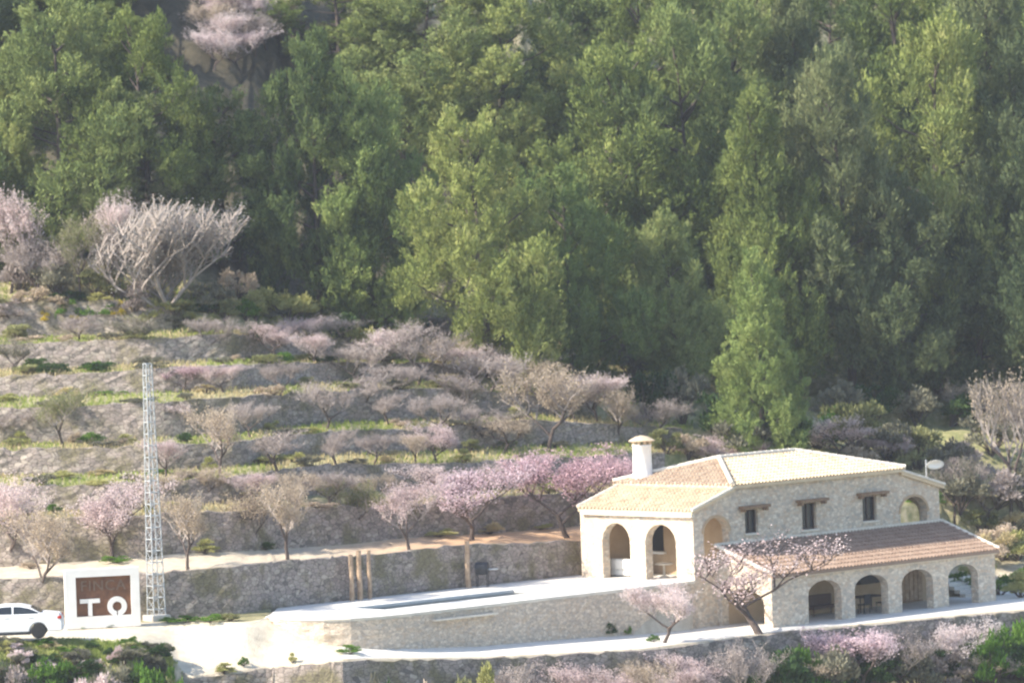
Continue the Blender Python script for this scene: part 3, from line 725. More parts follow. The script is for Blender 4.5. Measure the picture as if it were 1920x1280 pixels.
# ------------------------------------------------------------------ entrance sign
pL, pR = PZ(124, 1177, Z0), PZ(263, 1170, Z0)
sgn = empty('entrance_sign', (pL + pR) / 2, math.atan2(pR.y - pL.y, pR.x - pL.x)); W_ = (pR - pL).length; HS = 2.6
tag(sgn, 'white masonry entrance sign with a rust plate reading FINCA T O', 'sign')
mb = MB()
ix0, ix1, iz0, iz1 = -W_ / 2 + .48, W_ / 2 - .38, .48, 2.25
mb.prism([(-W_ / 2, -.05), (W_ / 2, -.05), (W_ / 2, HS), (-W_ / 2, HS)], lambda a, b, d_: Vector((a, -.18 + d_, b)), .36, [rect(ix0, ix1, iz0, iz1)])
mb.build('wall', M['white'], sgn)
mb = MB(); mb.box(((ix0 + ix1) / 2, .0, (iz0 + iz1) / 2), (ix1 - ix0 + .002, .04, iz1 - iz0 + .002)); mb.build('rust_plate', M['rust'], sgn)
cx = (ix0 + ix1) / 2
mb = MB(); mb.box((cx - .62, -.08, 1.17), (.9, .06, .19)); mb.box((cx - .62, -.0805, .79), (.19, .06, .57)); mb.build('letter', M['white'], sgn)
mb = MB(); n = 30; ocx, ocz = cx + .60, .88
gap = R(8); inn = [(ocx + .21 * math.sin(a), ocz - .21 * math.cos(a)) for a in np.linspace(gap, 2 * math.pi - gap, n)]
out = [(ocx + .44 * math.sin(a), ocz - .44 * math.cos(a)) for a in np.linspace(gap * .5, 2 * math.pi - gap * .5, n)]
mb.prism(out + inn[::-1], lambda a, b, d_: Vector((a, -.11 + d_, b)), .06); mb.build('letter', M['white'], sgn)
fc = bpy.data.curves.new('lettering', 'FONT'); fc.body = 'FINCA'; fc.size = .66; fc.align_x = 'CENTER'; fc.extrude = .02; fc.space_character = 1.12
fo = bpy.data.objects.new('tmp', fc); COL.objects.link(fo); bpy.context.view_layer.update()
me = bpy.data.meshes.new_from_object(fo.evaluated_get(bpy.context.evaluated_depsgraph_get())); COL.objects.unlink(fo)
me.materials.clear(); me.materials.append(M['rust_dark'])
ob = link('lettering', me, None, sgn); ob.location = (cx, -.05, 1.62); ob.rotation_euler = (R(90), 0, 0)

# ------------------------------------------------------------------ lattice pole
base = PZ(294, 1163, Z0)
pb = empty('lattice_pole', base, R(33)); tag(pb, 'tall galvanised steel lattice power pole beside the entrance sign', 'power pole')
HP = 11.6; w0, w1 = .30, .14
def leg(sx, sy):
    b = MB(); b.tube([(sx * w0, sy * w0, 0), (sx * w1, sy * w1, HP)], .028, 4); b.build('leg', M['steel'], pb)
for sx, sy in ((-1, -1), (1, -1), (1, 1), (-1, 1)): leg(sx, sy)
br = MB(); n = 22
for k in range(n + 1):
    z = HP * k / n; w_ = w0 + (w1 - w0) * k / n; z2 = HP * (k + 1) / n; w2 = w0 + (w1 - w0) * (k + 1) / n
    c4 = [(-1, -1), (1, -1), (1, 1), (-1, 1)]; rung = MB()
    for q in range(4):
        a, b = c4[q], c4[(q + 1) % 4]
        rung.tube([(a[0] * w_, a[1] * w_, z), (b[0] * w_, b[1] * w_, z)], .024, 4)
        if k < n: 
            if k % 2: a, b = b, a
            br.tube([(a[0] * w_, a[1] * w_, z), (b[0] * w2, b[1] * w2, z2)], .013, 4)
    rung.build('rung', M['steel'], pb)
br.build('bracing', M['steel'], pb)
mb = MB(); mb.box((0, 0, .12), (.95, .95, .3)); mb.build('footing', M['concrete'], pb, bevel=.03)

# ------------------------------------------------------------------ car (side on, tail to the right)
cp_ = PZ(75, 1193, Z0)
car = empty('parked_car', cp_, R(1)); tag(car, 'white car parked at the left edge beside the entrance sign', 'car')
# local x: forward = -x ; rear axle at x=0
prof = [(1.02, .30), (1.06, .62), (1.0, .88), (.93, 1.02), (.55, 1.08), (.1, 1.12), (-.35, 1.36), (-.75, 1.46), (-1.5, 1.48), (-2.0, 1.40), (-2.75, 1.04), (-3.4, .92), (-3.62, .72), (-3.68, .35)]
def wheelcut(x, r=.40, n=10): return [(x - r * math.cos(math.pi * i / n), .30 + r * math.sin(math.pi * i / n) * 1.0) for i in range(n + 1)]
outl = prof + wheelcut(-2.68) + wheelcut(0)
b = MB()
def carT(a, z, d_):
    y = -.88 + d_
    if z > 1.05: y *= 1 - (z - 1.05) * .42
    return Vector((a, y, z))
b.prism(outl, carT, 1.76); body = b.build('body', M['car'], car, bevel=.04)
def glass(pts, side):
    g = MB(); y = -.88 if side < 0 else .88
    vs = [carT(a, z, 0 if side < 0 else 1.76) + Vector((0, side * .006 , 0)) for a, z in pts]
    g.add(vs + [v - Vector((0, side * .03, 0)) for v in vs], [tuple(range(len(vs))), tuple(reversed(range(len(vs), 2 * len(vs))))] + [(i, (i + 1) % len(vs), len(vs) + (i + 1) % len(vs), len(vs) + i) for i in range(len(vs))]); return g.build('side_window', M['glass'], car)
for sd in (-1, 1):
    glass([(.02, 1.14), (-.38, 1.32), (-.78, 1.41), (-1.08, 1.42), (-1.08, 1.10), (0, 1.1)][:6], sd)
    glass([(-1.16, 1.10), (-1.16, 1.42), (-1.5, 1.42), (-1.95, 1.35), (-2.4, 1.12)], sd)
g = MB(); q = [(.13, 1.13), (-.33, 1.375)]
g.add([Vector((a + .01, y * (.86 - (z - 1.05) * .4), z + .012)) for a, z in q for y in (-.85, .85)], [(0, 1, 3, 2)]); g.build('rear_window', M['glass'], car)
for sd in (-1, 1):
    g = MB(); g.box((.92, sd * .78, .9), (.2, .24, .17)); g.build('tail_light', M['red'], car, bevel=.03)
for x in (0, -2.68):
    for sd in (-1, 1):
        g = MB(); g.lathe([(.2, -.11), (.30, -.11), (.335, -.08), (.335, .08), (.30, .11), (.2, .11)], 24, (x, sd * .80, .335), 'Y'); wh = g.build('wheel', M['tyre'], car)
        g = MB(); g.lathe([(.03, .0), (.215, .02), (.215, .05), (.05, .06)], 24, (x, sd * .80 + sd * .07, .335), 'Y'); g.build('rim', M['rim'], wh)
g = MB(); g.box((1.03, 0, .42), (.1, 1.6, .2)); g.build('rear_bumper', M['car'], car, bevel=.04)
g = MB(); g.box((-1.35, 0, .24), (2.0, 1.7, .12)); g.build('underbody', M['black'], car)
g = MB()
for sd in (-1, 1): g.box((-.35, sd * .885, .95), (.18, .03, .03)); g.box((-1.4, sd * .885, .95), (.18, .03, .03))
g.build('door_handle', M['car'], car)

# ================================================================== vegetation
def unit(n, g=rng):
    v = g.normal(size=(n, 3)); return v / np.linalg.norm(v, axis=1, keepdims=True)
def quads(C, D, L, Wd, g=rng):
    """leaf quads: centre C, long axis D (unit), length L, width Wd"""
    r = unit(len(C), g); B = np.cross(D, r); B /= np.linalg.norm(B, axis=1, keepdims=True) + 1e-9
    L = L[:, None] / 2; Wd = Wd[:, None] / 2
    V = np.empty((len(C), 4, 3)); V[:, 0] = C - D * L; V[:, 1] = C + B * Wd; V[:, 2] = C + D * L; V[:, 3] = C - B * Wd
    F = np.arange(len(C) * 4).reshape(-1, 4); return V.reshape(-1, 3), F
def nquads(C, D, Nn, L, Wd):
    """leaf quads with a given facing"""
    B = np.cross(D, Nn); B /= np.linalg.norm(B, axis=1, keepdims=True) + 1e-9
    L = L[:, None] / 2; Wd = Wd[:, None] / 2
    V = np.empty((len(C), 4, 3)); V[:, 0] = C - D * L; V[:, 1] = C + B * Wd; V[:, 2] = C + D * L; V[:, 3] = C - B * Wd
    return V.reshape(-1, 3), np.arange(len(C) * 4).reshape(-1, 4)
def puff_cloud(puffs, per, g, L=(.18, .34), Wd=(.07, .13), up=.5, shell=.55):
    Cs, Ds, Ns = [], [], []
    for (c, r, fl) in puffs:
        n = int(per * r * r); d = unit(n, g); d[:, 2] = np.abs(d[:, 2]) * .9 + d[:, 2] * .1 - .12
        rad = r * (shell + (1 - shell) * g.random(n) ** .6)
        lump = 1 + .25 * np.sin(d[:, 0] * 5 + c[0] * 3) * np.cos(d[:, 1] * 6 + c[2])
        P = np.array(c) + d * (rad * lump)[:, None] * np.array([1, 1, fl]); Cs.append(P)
        dd = d + unit(n, g) * .55 + np.array([0, 0, up]); Ds.append(dd / np.linalg.norm(dd, axis=1, keepdims=True)); Ns.append(d + unit(n, g) * .6)
    C = np.concatenate(Cs); D = np.concatenate(Ds); n = len(C)
    return nquads(C, D, np.concatenate(Ns), g.uniform(L[0], L[1], n), g.uniform(Wd[0], Wd[1], n))

def pine_variant(seed, Hh_=12.0, Wd=6.5, mat='pine_a', low=.12, shape='round', tight=False):
    """trunk with rising limbs; every limb carries a lobe, every lobe is a shell of feathery tufts"""
    g = np.random.default_rng(seed); rnd = random.Random(seed)
    tr = MB(); lean = (rnd.uniform(-.9, .9), rnd.uniform(-.5, .5))
    def axis(f): return Vector((lean[0] * f * f * 1.5, lean[1] * f * f, Hh_ * f))
    tr.tube([axis(f) for f in (0, .2, .4, .6, .8, .93)], [.22, .17, .12, .07, .04, .02], 7)
    Cs, Ds, Ns = [], [], []; nb = 26 if shape == 'round' else 32
    for i in range(nb):
        f = low + (1 - low) * ((i + (.5 if tight else 2.2) * rnd.random()) / (nb if tight else nb + 1.2)); t_ = (f - low) / (1 - low)
        if shape == 'round': prof = max(.05, math.sin(math.pi * min(1, .18 + .80 * t_) ** .9)) ** .7
        else: prof = min(1, 1.3 * (1 - t_) ** .85) * min(1, .6 + t_ * 3)
        a = i * 2.399 + rnd.uniform(-.5, .5); ln = Wd / 2 * prof * (rnd.uniform(.45, .8) if tight or rnd.random() < .6 else rnd.uniform(.8, 1.15))
        e = axis(min(f, .97)) + Vector((math.cos(a) * ln, math.sin(a) * ln, 0)); o_ = axis(max(.04, f - .10))
        m1 = o_.lerp(e, .55) - Vector((0, 0, .1 * ln)); tr.tube([o_, m1, e], [.08, .05, .02], 4, False)
        r = (rnd.uniform(.9, 1.3) if tight else rnd.uniform(.7, 1.6)) * (1 - (.5 if shape == 'round' else .68) * t_ ** 2); el = rnd.uniform(1.0, 1.6)
        nt_ = int(74 * r * r); d = unit(nt_, g); d[:, 2] += .12; d /= np.linalg.norm(d, axis=1, keepdims=True)
        rad = r * g.uniform(.45, 1.12, nt_)
        T = np.array(e) + d * rad[:, None] * np.array([1, 1, el])          # tuft centres
        td = d * .6 + np.array([0, 0, .95]) + g.normal(size=(nt_, 3)) * .25; td /= np.linalg.norm(td, axis=1, keepdims=True)
        per = 46; n = nt_ * per; k = np.repeat(np.arange(nt_), per)
        s_ = g.uniform(.16, .34, nt_)[k]; q = g.normal(size=(n, 3)) * .45; al = g.uniform(-.6, 1.3, n)
        C = T[k] + (td[k] * al[:, None] + q * (1.15 - .6 * np.abs(al))[:, None]) * s_[:, None]
        dd = td[k] + g.normal(size=(n, 3)) * .32; dd /= np.linalg.norm(dd, axis=1, keepdims=True)
        Cs.append(C); Ds.append(dd); Ns.append(d[k] + unit(n, g) * .7)
    C = np.concatenate(Cs); n = len(C)
    V, F = nquads(C, np.concatenate(Ds), np.concatenate(Ns), g.uniform(.12, .27, n), g.uniform(.032, .06, n))
    return tr.mesh('pine_trunk', M['pine_bark'], True), from_np('pine_crown', V, F, M[mat]), Hh_, Wd
PV = {}
for i, (mt, sh, lw) in enumerate([('pine_a', 'round', .08), ('pine_a', 'cone', .1), ('pine_b', 'round', .1), ('pine_b', 'cone', .15), ('pine_c', 'round', .15), ('pine_c', 'cone', .12), ('pine_d', 'cone', .03), ('pine_b', 'round', .3), ('pine_d', 'round', .05)]):
    PV[i] = [pine_variant(100 + i + 20 * q, mat=mt, shape=sh, low=lw, tight=(i == 6)) for q in ((0,) if i in (6, 7) else (0, 1))]

def bloom_variant(seed, blossom, twigmat='bark', H_=4.0, W_t=4.2, trunk=.2, density=1.0, size=(.055, .11), twigs=True, spread=1.0, maxlev=4):
    g = np.random.default_rng(seed); rnd = random.Random(seed); tr = MB(); tw = MB(); tips = []
    def grow(p, d, ln, r, lev):
        n = 3; pts = [p]; q = p; kk = .75 if maxlev == 5 and lev else 1
        for k in range(n):
            d = (d + Vector((rnd.uniform(-.28, .28), rnd.uniform(-.28, .28), rnd.uniform(-.05, .22)))).normalized(); q = q + d * ln / n; pts.append(q)
        r = max(r, .006 if maxlev == 5 else .0085); rr = [r, r * .85, r * .72, r * .6]
        (tr if lev < 2 else tw).tube(pts, rr, 6 if lev < 2 else 3, False)
        if lev >= 2: tips.extend(pts[1:])
        if lev < maxlev:
            nbr = (3, 4, 4, 4)[min(lev, 3)] if maxlev == 4 else (5, 5, 4, 4, 3)[lev]
            for k in range(nbr):
                a = 2 * math.pi * (k + rnd.random()) / nbr; side = Vector((math.cos(a), math.sin(a), 0))
                nd = (d * (.55 if lev else .35) + side * (.8 * spread) + Vector((0, 0, .42))).normalized()
                st_ = pts[-1] if k < 2 else pts[2]
                grow(st_, nd, ln * (.78 if lev else 1.0) * rnd.uniform(.75, 1.15), r * (.42 if maxlev == 5 else .55), lev + 1)
    th = H_ * trunk
    grow(Vector((0, 0, -.15)), Vector((rnd.uniform(-.25, .25), rnd.uniform(-.2, .2), 1)).normalized(), th + .15, .055 if maxlev == 5 else .125, 0)
    T = np.array([tuple(t_) for t_ in tips])
    zmax = T[:, 2].max(); rad = np.percentile(np.hypot(T[:, 0], T[:, 1]), 90 if maxlev == 5 else 89)
    fz = (H_ - th) / max(.1, zmax - th); rad = np.percentile(np.hypot(T[:, 0] - T[:, 0].mean(), T[:, 1] - T[:, 1].mean()), 93); fx = (W_t / 2) / rad
    mx, my = float(T[:, 0].mean()), float(T[:, 1].mean())
    def warp(v):
        z = v.z if v.z < th else th + (v.z - th) * fz
        q = min(1, max(0, (v.z - th * .6) / (th * 1.0 + .01))); k = 1 + (fx - 1) * q; sh = min(1, max(0, v.z - th * .6) / max(.3, zmax * .45))
        return Vector(((v.x - mx * sh) * k, (v.y - my * sh) * k, z))
    tr.v = [warp(v) for v in tr.v]; tw.v = [warp(v) for v in tw.v]
    T2 = np.array([tuple(warp(Vector(t_))) for t_ in T])
    n = int(8200 * density); idx = g.integers(0, len(T2), n)
    P = T2[idx] + g.normal(size=(n, 3)) * .11
    V, F = quads(P, unit(n, g), g.uniform(size[0], size[1], n), g.uniform(size[0] * .6, size[1] * .7, n), g)
    cr = from_np('blossom', V, F, M[blossom])
    if twigs:
        tm = tw.mesh('twigs', M[twigmat])
    else: tm = None
    return tr.mesh('limbs', M['twig' if maxlev == 5 else 'bark'], True), tm, cr, H_, W_t
BV = {}
for nm, bl, tm, dn, sd, sp_ in [('pink', 'pink', 'bark', 1.4, 1, 1), ('pink2', 'pink', 'bark', .8, 2, 1.1), ('pale', 'palepink', 'bark', 1.2, 3, 1), ('pale2', 'palepink', 'twig', .9, 4, 1.1), ('tan', 'tan', 'twig', .75, 5, 1), ('tan2', 'tan', 'bark', .6, 6, 1.1), ('lilac', 'lilac', 'twig', .7, 7, 1), ('lilac2', 'lilac', 'twig', .8, 8, .9), ('olive', 'olive', 'twig', .9, 9, 1), ('yol', 'yolive', 'twig', 1.3, 10, .9), ('bare', 'silver', 'twig', 3.0, 12, 1.3), ('grey', 'grey', 'twig', 1.0, 12, 1), ('sparse', 'palepink', 'bark', .32, 13, 1.0), ('barebrown', 'tan', 'twig', .3, 14, .7), ('dense', 'palepink', 'twig', 1.3, 15, 1)]:
    BV[nm] = bloom_variant(sd + 200, bl, tm, density=dn, spread=sp_, maxlev=5 if nm == 'bare' else 4, size=(.035, .07) if nm == 'bare' else (.055, .11), trunk=.05 if nm == 'bare' else (.3 if nm == 'sparse' else .27))

def shrub_variant(seed, mat, L=(.10, .2), Wd=(.05, .1), W_t=2.4, H_=1.6, per=900, up=.4):
    g = np.random.default_rng(seed); rnd = random.Random(seed); puffs = []; st_ = MB()
    for i in range(13):
        a = rnd.uniform(0, 6.28); r = W_t / 2 * rnd.random() ** .5 * .8; z = H_ * rnd.uniform(.2, .8) * (1 - .4 * r / (W_t / 2))
        c = (math.cos(a) * r, math.sin(a) * r, z); puffs.append((c, rnd.uniform(.28, .5), rnd.uniform(.7, 1)))
        st_.tube([(0, 0, -.1), (c[0] * .5, c[1] * .5, z * .6), c], [.035, .025, .012], 4, False)
    V, F = puff_cloud(puffs, per, g, L, Wd, up, .35)
    return st_.mesh('stems', M['bark']), from_np('leaves', V, F, M[mat]), H_, W_t
SV = {}
for i, (nm, mt) in enumerate([('green', 'green'), ('dark', 'darkgreen'), ('olive', 'olive'), ('yellow', 'yellow'), ('yol', 'yolive'), ('grey', 'grey'), ('tan', 'tan'), ('dry', 'dry'), ('lilac', 'lilac'), ('pink', 'palepink')]):
    SV[nm] = [shrub_variant(300 + i * 2 + q, mt) for q in (0, 1)]

THINGS = []                                # (object, description, px, py, category, group)
def put(name, meshes, names, loc, sx, sz, rz, desc, cat, group, px, py, tilt=(0, 0)):
    r = empty(name, loc, rz); r.scale = (sx, sx, sz); r.rotation_euler = (tilt[0], tilt[1], rz)
    for me_, n_ in zip(meshes, names):
        if me_ is None: continue
        link(n_, me_, None, r)
    THINGS.append([r, desc, px, py, cat, group]); return r
def pine(px, pt, pby, w_px, var, desc, Y=None, lab=None):
    loc = hit(px, pby) if Y is None else drop(PY(px, pby, Y).x, Y)
    base_py = 640 - (loc - CAM).dot(UP) / (loc - CAM).dot(FWD) / KP; k = pxm(loc)
    h = max(4.0, (base_py - pt) / k); tr, cr, H_, W_ = random.choice(PV[var])
    o_ = put('pine_tree', [tr, cr], ['trunk', 'crown'], loc - Vector((0, 0, .2)), w_px / k / W_, h / H_ * .98, random.uniform(0, 6.28), desc, 'pine tree', 'pines on the hillside', px, (pt + pby) / 2)
    if lab: o_['label'] = lab
    return o_
def bloom(px, pby, pt, w_px, var, desc, lab=None, tilt=0, loc=None, name='almond_tree', cat='almond tree', group='almond trees on the terraces'):
    loc = hit(px, pby) if loc is None else loc; k = pxm(loc); lm, tm, cr, H_, W_ = BV[var]
    base_py = 640 - (loc - CAM).dot(UP) / (loc - CAM).dot(FWD) / KP
    o_ = put(name, [lm, tm, cr], ['trunk', 'twigs', 'crown'], loc, w_px / k / W_, (base_py - pt) / k / H_, random.uniform(0, 6.28), desc, cat, group, px, (pby + pt) / 2, (0, tilt))
    if lab: o_['label'] = lab
    return o_
def shrub(px, pby, h_px, w_px, var, desc, lab=None, loc=None):
    loc = hit(px, pby) if loc is None else loc; k = pxm(loc); st_, lv, H_, W_ = SV[var][random.randint(0, 1)]
    o_ = put('shrub', [st_, lv], ['stems', 'leaves'], loc, w_px / k / W_, h_px / k / H_, random.uniform(0, 6.28), desc, 'shrub', 'shrubs and bushes on the slope', px, pby)
    if lab: o_['label'] = lab
    return o_

# --- pines: (px, top, base, width, variant, description)
YG, GR, DK, FR = 'yellow-green pine', 'mid green pine', 'grey-green pine', 'brightened green pine'
PINES = [
 (915, 185, 700, 290, 0, YG), (1075, 300, 735, 240, 8, FR), (705, 120, 622, 270, 8, FR), (1140, 60, 660, 360, 0, YG), (1310, 10, 700, 340, 2, GR), (1450, 150, 740, 270, 1, YG),  # front crowns get brighter needles in place of sun that neighbours block
 (1600, 90, 745, 290, 4, DK), (1760, 30, 735, 340, 0, YG), (1900, 80, 735, 290, 4, DK), (600, 40, 595, 230, 2, GR), (285, 0, 470, 270, 0, YG), (120, -20, 470, 320, 2, GR), (-10, 140, 480, 200, 1, YG),
 (215, 170, 470, 220, 4, DK), (420, 150, 500, 230, 2, GR), (1270, 380, 760, 200, 3, GR), (1700, 330, 770, 260, 4, DK), (1840, 380, 762, 240, 5, DK), (1960, 330, 750, 230, 4, DK)]
for (px, pt, pb_, w_, v_, d_) in PINES: pine(px, pt, pb_, w_, v_, d_)
pine(1432, 452, 856, 205, 6, FR, lab='isolated bright green conical pine directly above the house ridge')
BACK = [(20, -150, 60, 330, 2), (170, -110, 64, 280, 0), (290, 40, 70, 160, 2), (200, 10, 56, 220, 1), (110, 60, 52, 200, 3), (650, -70, 66, 300, 0), (800, -90, 62, 320, 2), (950, -60, 62, 300, 0), (1090, -110, 70, 300, 3),
        (1230, -70, 66, 300, 0), (1380, -110, 68, 300, 2), (1530, -40, 66, 280, 5), (1680, -70, 68, 320, 0), (1850, -90, 66, 320, 4), (1980, -20, 58, 320, 2), (1560, -60, 84, 260, 2), (1700, -90, 88, 280, 0), (1900, -60, 82, 300, 2), (1420, -60, 86, 240, 0), (-90, -60, 50, 320, 4), (2010, 200, 45, 300, 4), (-130, 200, 34, 280, 2), ]
for (px, pt, Y, w_, v_) in BACK: pine(px, pt, 400, w_, v_, 'background ' + (YG, YG, GR, GR, DK, DK)[v_ if v_ < 6 else 2], Y)

# --- far slope beyond the pines (pale blossom seen in the gap at the top left)
for (px, py_, w_, v_) in [(400, 40, 90, 'tan'), (450, 90, 110, 'pale2'), (425, 60, 90, 'pale2'), (480, 60, 90, 'lilac'), (400, 90, 90, 'pale2'), (455, 20, 100, 'pale2'), (500, 50, 80, 'tan'), (420, 10, 100, 'pale'), (470, 20, 90, 'pale2'), (520, 30, 80, 'tan'), (430, -5, 100, 'tan'), (385, -10, 90, 'lilac'), (500, -10, 90, 'pale')]:
    loc = hit(px, py_ + 45); k = pxm(loc); lm, tm, cr, H_, W_ = BV[v_]
    put('almond_tree', [lm, tm, cr], ['trunk', 'twigs', 'crown'], loc, w_ / k / W_, 85 / k / H_, random.uniform(0, 6), 'far pale blossoming almond tree', 'almond tree', 'almond trees on the terraces', px, py_)

# --- almonds on the terraces
A_ = [(77, 1118, 945, 150, 'tan', 'tan-pink almond tree', 'leaning tan-pink almond tree behind the white car', -.12),
 (212, 1049, 893, 165, 'pale', 'pale pink almond tree', 'pale pink blossoming almond tree directly above the entrance sign', 0),
 (20, 1056, 890, 150, 'pale2', 'pink-tan almond tree', 'pink-tan almond tree at the left edge above the parked car', 0),
 (352, 1068, 915, 130, 'tan', 'olive-tan almond tree', 'olive-tan almond tree just right of the lattice pole on the sandy tread', 0),
 (480, 1030, 905, 110, 'tan2', 'leaning almond tree', 'almond tree with dark trunk leaning left between two tan trees', -.2),
 (540, 1052, 893, 140, 'tan', 'tan almond tree', 'tan almond tree with pale trunk left of the three posts', 0),
 (668, 1013, 893, 110, 'olive', 'sparse olive-tan almond tree', 'sparse olive-tan almond tree right above the three posts', 0),
 (768, 1032, 893, 125, 'pale2', 'white-pink almond tree', 'white-pink almond tree between the posts trio and the lone post', 0),
 (885, 1013, 872, 190, 'pink2', 'pale pink almond tree', 'wide pale pink almond tree right behind the lone wooden post', 0),
 (1067, 1008, 840, 215, 'pink', 'vivid pink almond tree', 'vivid pink blossoming almond tree left of the house chimney', 0),
 (1000, 900, 850, 90, 'pink2', 'pink almond tree', None, 0), (1150, 960, 850, 120, 'pink', 'pink almond tree', 'pink almond tree tucked behind the left corner of the house roof', 0),
 (413, 893, 755, 130, 'tan', 'tan almond tree', None, 0), (118, 838, 722, 120, 'olive', 'olive-brown almond tree', None, 0), (310, 900, 815, 90, 'pale2', 'pale almond tree', None, 0),
 (635, 890, 800, 80, 'lilac', 'small lilac-grey almond tree', None, 0), (818, 868, 790, 105, 'pale', 'pale pink almond tree', None, 0), (1030, 845, 680, 165, 'tan', 'peach-tan almond tree', 'large peach-tan almond tree on the green tread left above the chimney', 0),
 (612, 808, 712, 110, 'lilac', 'lilac-grey almond tree', None, 0), (523, 743, 675, 90, 'lilac2', 'lilac-grey almond tree', None, 0), (25, 702, 630, 80, 'grey', 'grey almond tree', None, 0),
 (512, 680, 600, 90, 'pale', 'pale pink almond tree', None, 0), (350, 735, 682, 90, 'pink2', 'low pink almond tree', None, 0), (420, 735, 680, 80, 'pale2', 'low pale almond tree', None, 0),
 (785, 722, 600, 130, 'lilac', 'lilac-grey almond tree', None, 0), (930, 760, 655, 150, 'lilac2', 'lilac-grey almond tree', None, 0), (860, 780, 695, 130, 'lilac', 'lilac-grey almond tree', None, 0),
 (670, 720, 640, 120, 'lilac2', 'lilac-grey almond tree', None, 0), (590, 690, 620, 90, 'pale2', 'pale almond tree', None, 0), (1160, 830, 720, 130, 'tan', 'tan almond tree', None, 0), (1235, 830, 745, 110, 'lilac', 'lilac-grey almond tree', None, 0),
  (560, 955, 880, 110, 'tan', 'tan almond tree', None, 0), (700, 950, 885, 100, 'tan', 'tan almond tree', None, 0),
 (250, 660, 585, 90, 'grey', 'grey almond tree', None, 0), (400, 660, 590, 90, 'lilac2', 'lilac-grey almond tree', None, 0), (330, 800, 750, 70, 'pale2', 'pale almond tree', None, 0),  (730, 800, 735, 80, 'lilac', 'lilac-grey almond tree', None, 0),
 (1320, 880, 815, 110, 'pale', 'pale pink almond tree', 'pale pink almond tree behind the roof just right of the chimney', 0), (1400, 880, 828, 80, 'pink2', 'pink almond tree', 'low pink almond tree behind the left end of the roof ridge', 0),
 (1570, 870, 775, 130, 'pale', 'pale pink almond tree', 'pale pink almond tree behind the middle of the roof ridge', 0), (1660, 880, 810, 110, 'pale2', 'pale almond tree', 'pale almond tree behind the right slope of the main roof', 0)]
A_ += [(px, pb_, pb_ - h_, w_, v_, d_, None, 0) for px, pb_, h_, w_, v_, d_ in [
 (960, 730, 80, 150, 'lilac', 'lilac-grey almond tree'), (1080, 790, 90, 140, 'lilac2', 'lilac-grey almond tree'), (830, 705, 75, 130, 'tan', 'tan almond tree'), (750, 740, 60, 110, 'lilac2', 'lilac-grey almond tree'), (900, 830, 70, 110, 'lilac', 'lilac-grey almond tree'), (690, 770, 70, 110, 'lilac', 'lilac-grey almond tree'),
 (560, 660, 70, 100, 'pale2', 'pale almond tree'), (620, 650, 60, 110, 'lilac2', 'lilac-grey almond tree'), 
  (380, 940, 70, 110, 'tan', 'tan almond tree'), (290, 960, 80, 110, 'tan2', 'tan almond tree'), (480, 950, 70, 110, 'pale2', 'pale almond tree'), (620, 950, 70, 110, 'lilac', 'lilac-grey almond tree'),
 (820, 945, 80, 130, 'pale', 'pale pink almond tree'), (930, 940, 80, 130, 'lilac', 'lilac-grey almond tree'), (780, 870, 60, 90, 'tan', 'tan almond tree'),
 (520, 885, 80, 120, 'lilac', 'lilac-grey almond tree'), (950, 850, 75, 120, 'tan2', 'tan almond tree'), (1010, 760, 90, 140, 'tan', 'tan almond tree'), (880, 725, 85, 130, 'pale2', 'pale almond tree'), (730, 690, 80, 120, 'pale2', 'pale almond tree'), (1120, 790, 95, 140, 'pale2', 'pale almond tree'), (470, 820, 70, 100, 'lilac2', 'lilac-grey almond tree'), (40, 830, 60, 100, 'lilac', 'lilac-grey almond tree'), (820, 810, 75, 110, 'lilac2', 'lilac-grey almond tree'), (700, 870, 60, 90, 'lilac2', 'lilac-grey almond tree'), (150, 640, 50, 90, 'lilac', 'lilac-grey almond tree')]]
for (px, pb_, pt, w_, v_, d_, lb, tl) in A_:
        bloom(px, pb_, pt, w_, v_, d_, lb, tl)
bloom(322, 592, 360, 250, 'bare', 'bare grey tree', 'large bare silvery grey tree on the top terrace below the pines', name='bare_tree', cat='bare tree', group=None)
bloom(215, 560, 358, 90, 'pale2', 'pale tree', 'slim pinkish tree at the left side of the large bare tree')
bloom(150, 560, 395, 110, 'olive', 'olive tree', 'olive green tree left of the large bare tree', name='olive_tree', cat='olive tree', group=None)
bloom(20, 550, 345, 120, 'pale2', 'pale tree', 'pinkish tan tree at the left edge under the pines')
bloom(70, 560, 440, 130, 'lilac', 'brown tree', 'grey-brown twiggy tree between the left edge and the olive tree')
for px, pb_, h_, w_, lb in ((540, 608, 98, 135, 'yellow-green olive tree right of the large bare tree'), (700, 676, 98, 118, 'round pale yellow-green olive tree at the forest edge above the posts')):
    loc = hit(px, pb_); k = pxm(loc); st_, lv, H_, W_ = SV['yol'][0]
    o_ = put('olive_tree', [st_, lv], ['trunk', 'crown'], loc, w_ / k / W_, h_ / k / H_, 1, '', 'olive tree', None, px, pb_); o_['label'] = lb
bloom(1895, 965, 690, 130, 'barebrown', 'bare brown tree', 'tall bare brown tree at the right edge beyond the roof end', name='bare_tree', cat='bare tree', group=None)
bloom(1830, 800, 710, 110, 'tan', 'tan tree', 'tan twiggy tree at the foot of the pines on the right')
bloom(1790, 980, 850, 100, 'grey', 'grey tree', 'grey twiggy tree just right of the satellite dish')
bloom(1850, 985, 870, 110, 'lilac', 'lilac tree', 'lilac-grey twiggy tree above the right end of the gallery roof')
# in front of the house
bloom(1427, 1188, 992, 285, 'sparse', 'almond', 'open-branched pale almond tree with dark forked trunk before the gallery')
bloom(1245, 1205, 1085, 135, 'dense', 'almond', 'small dense pale pink almond tree below the house corner')

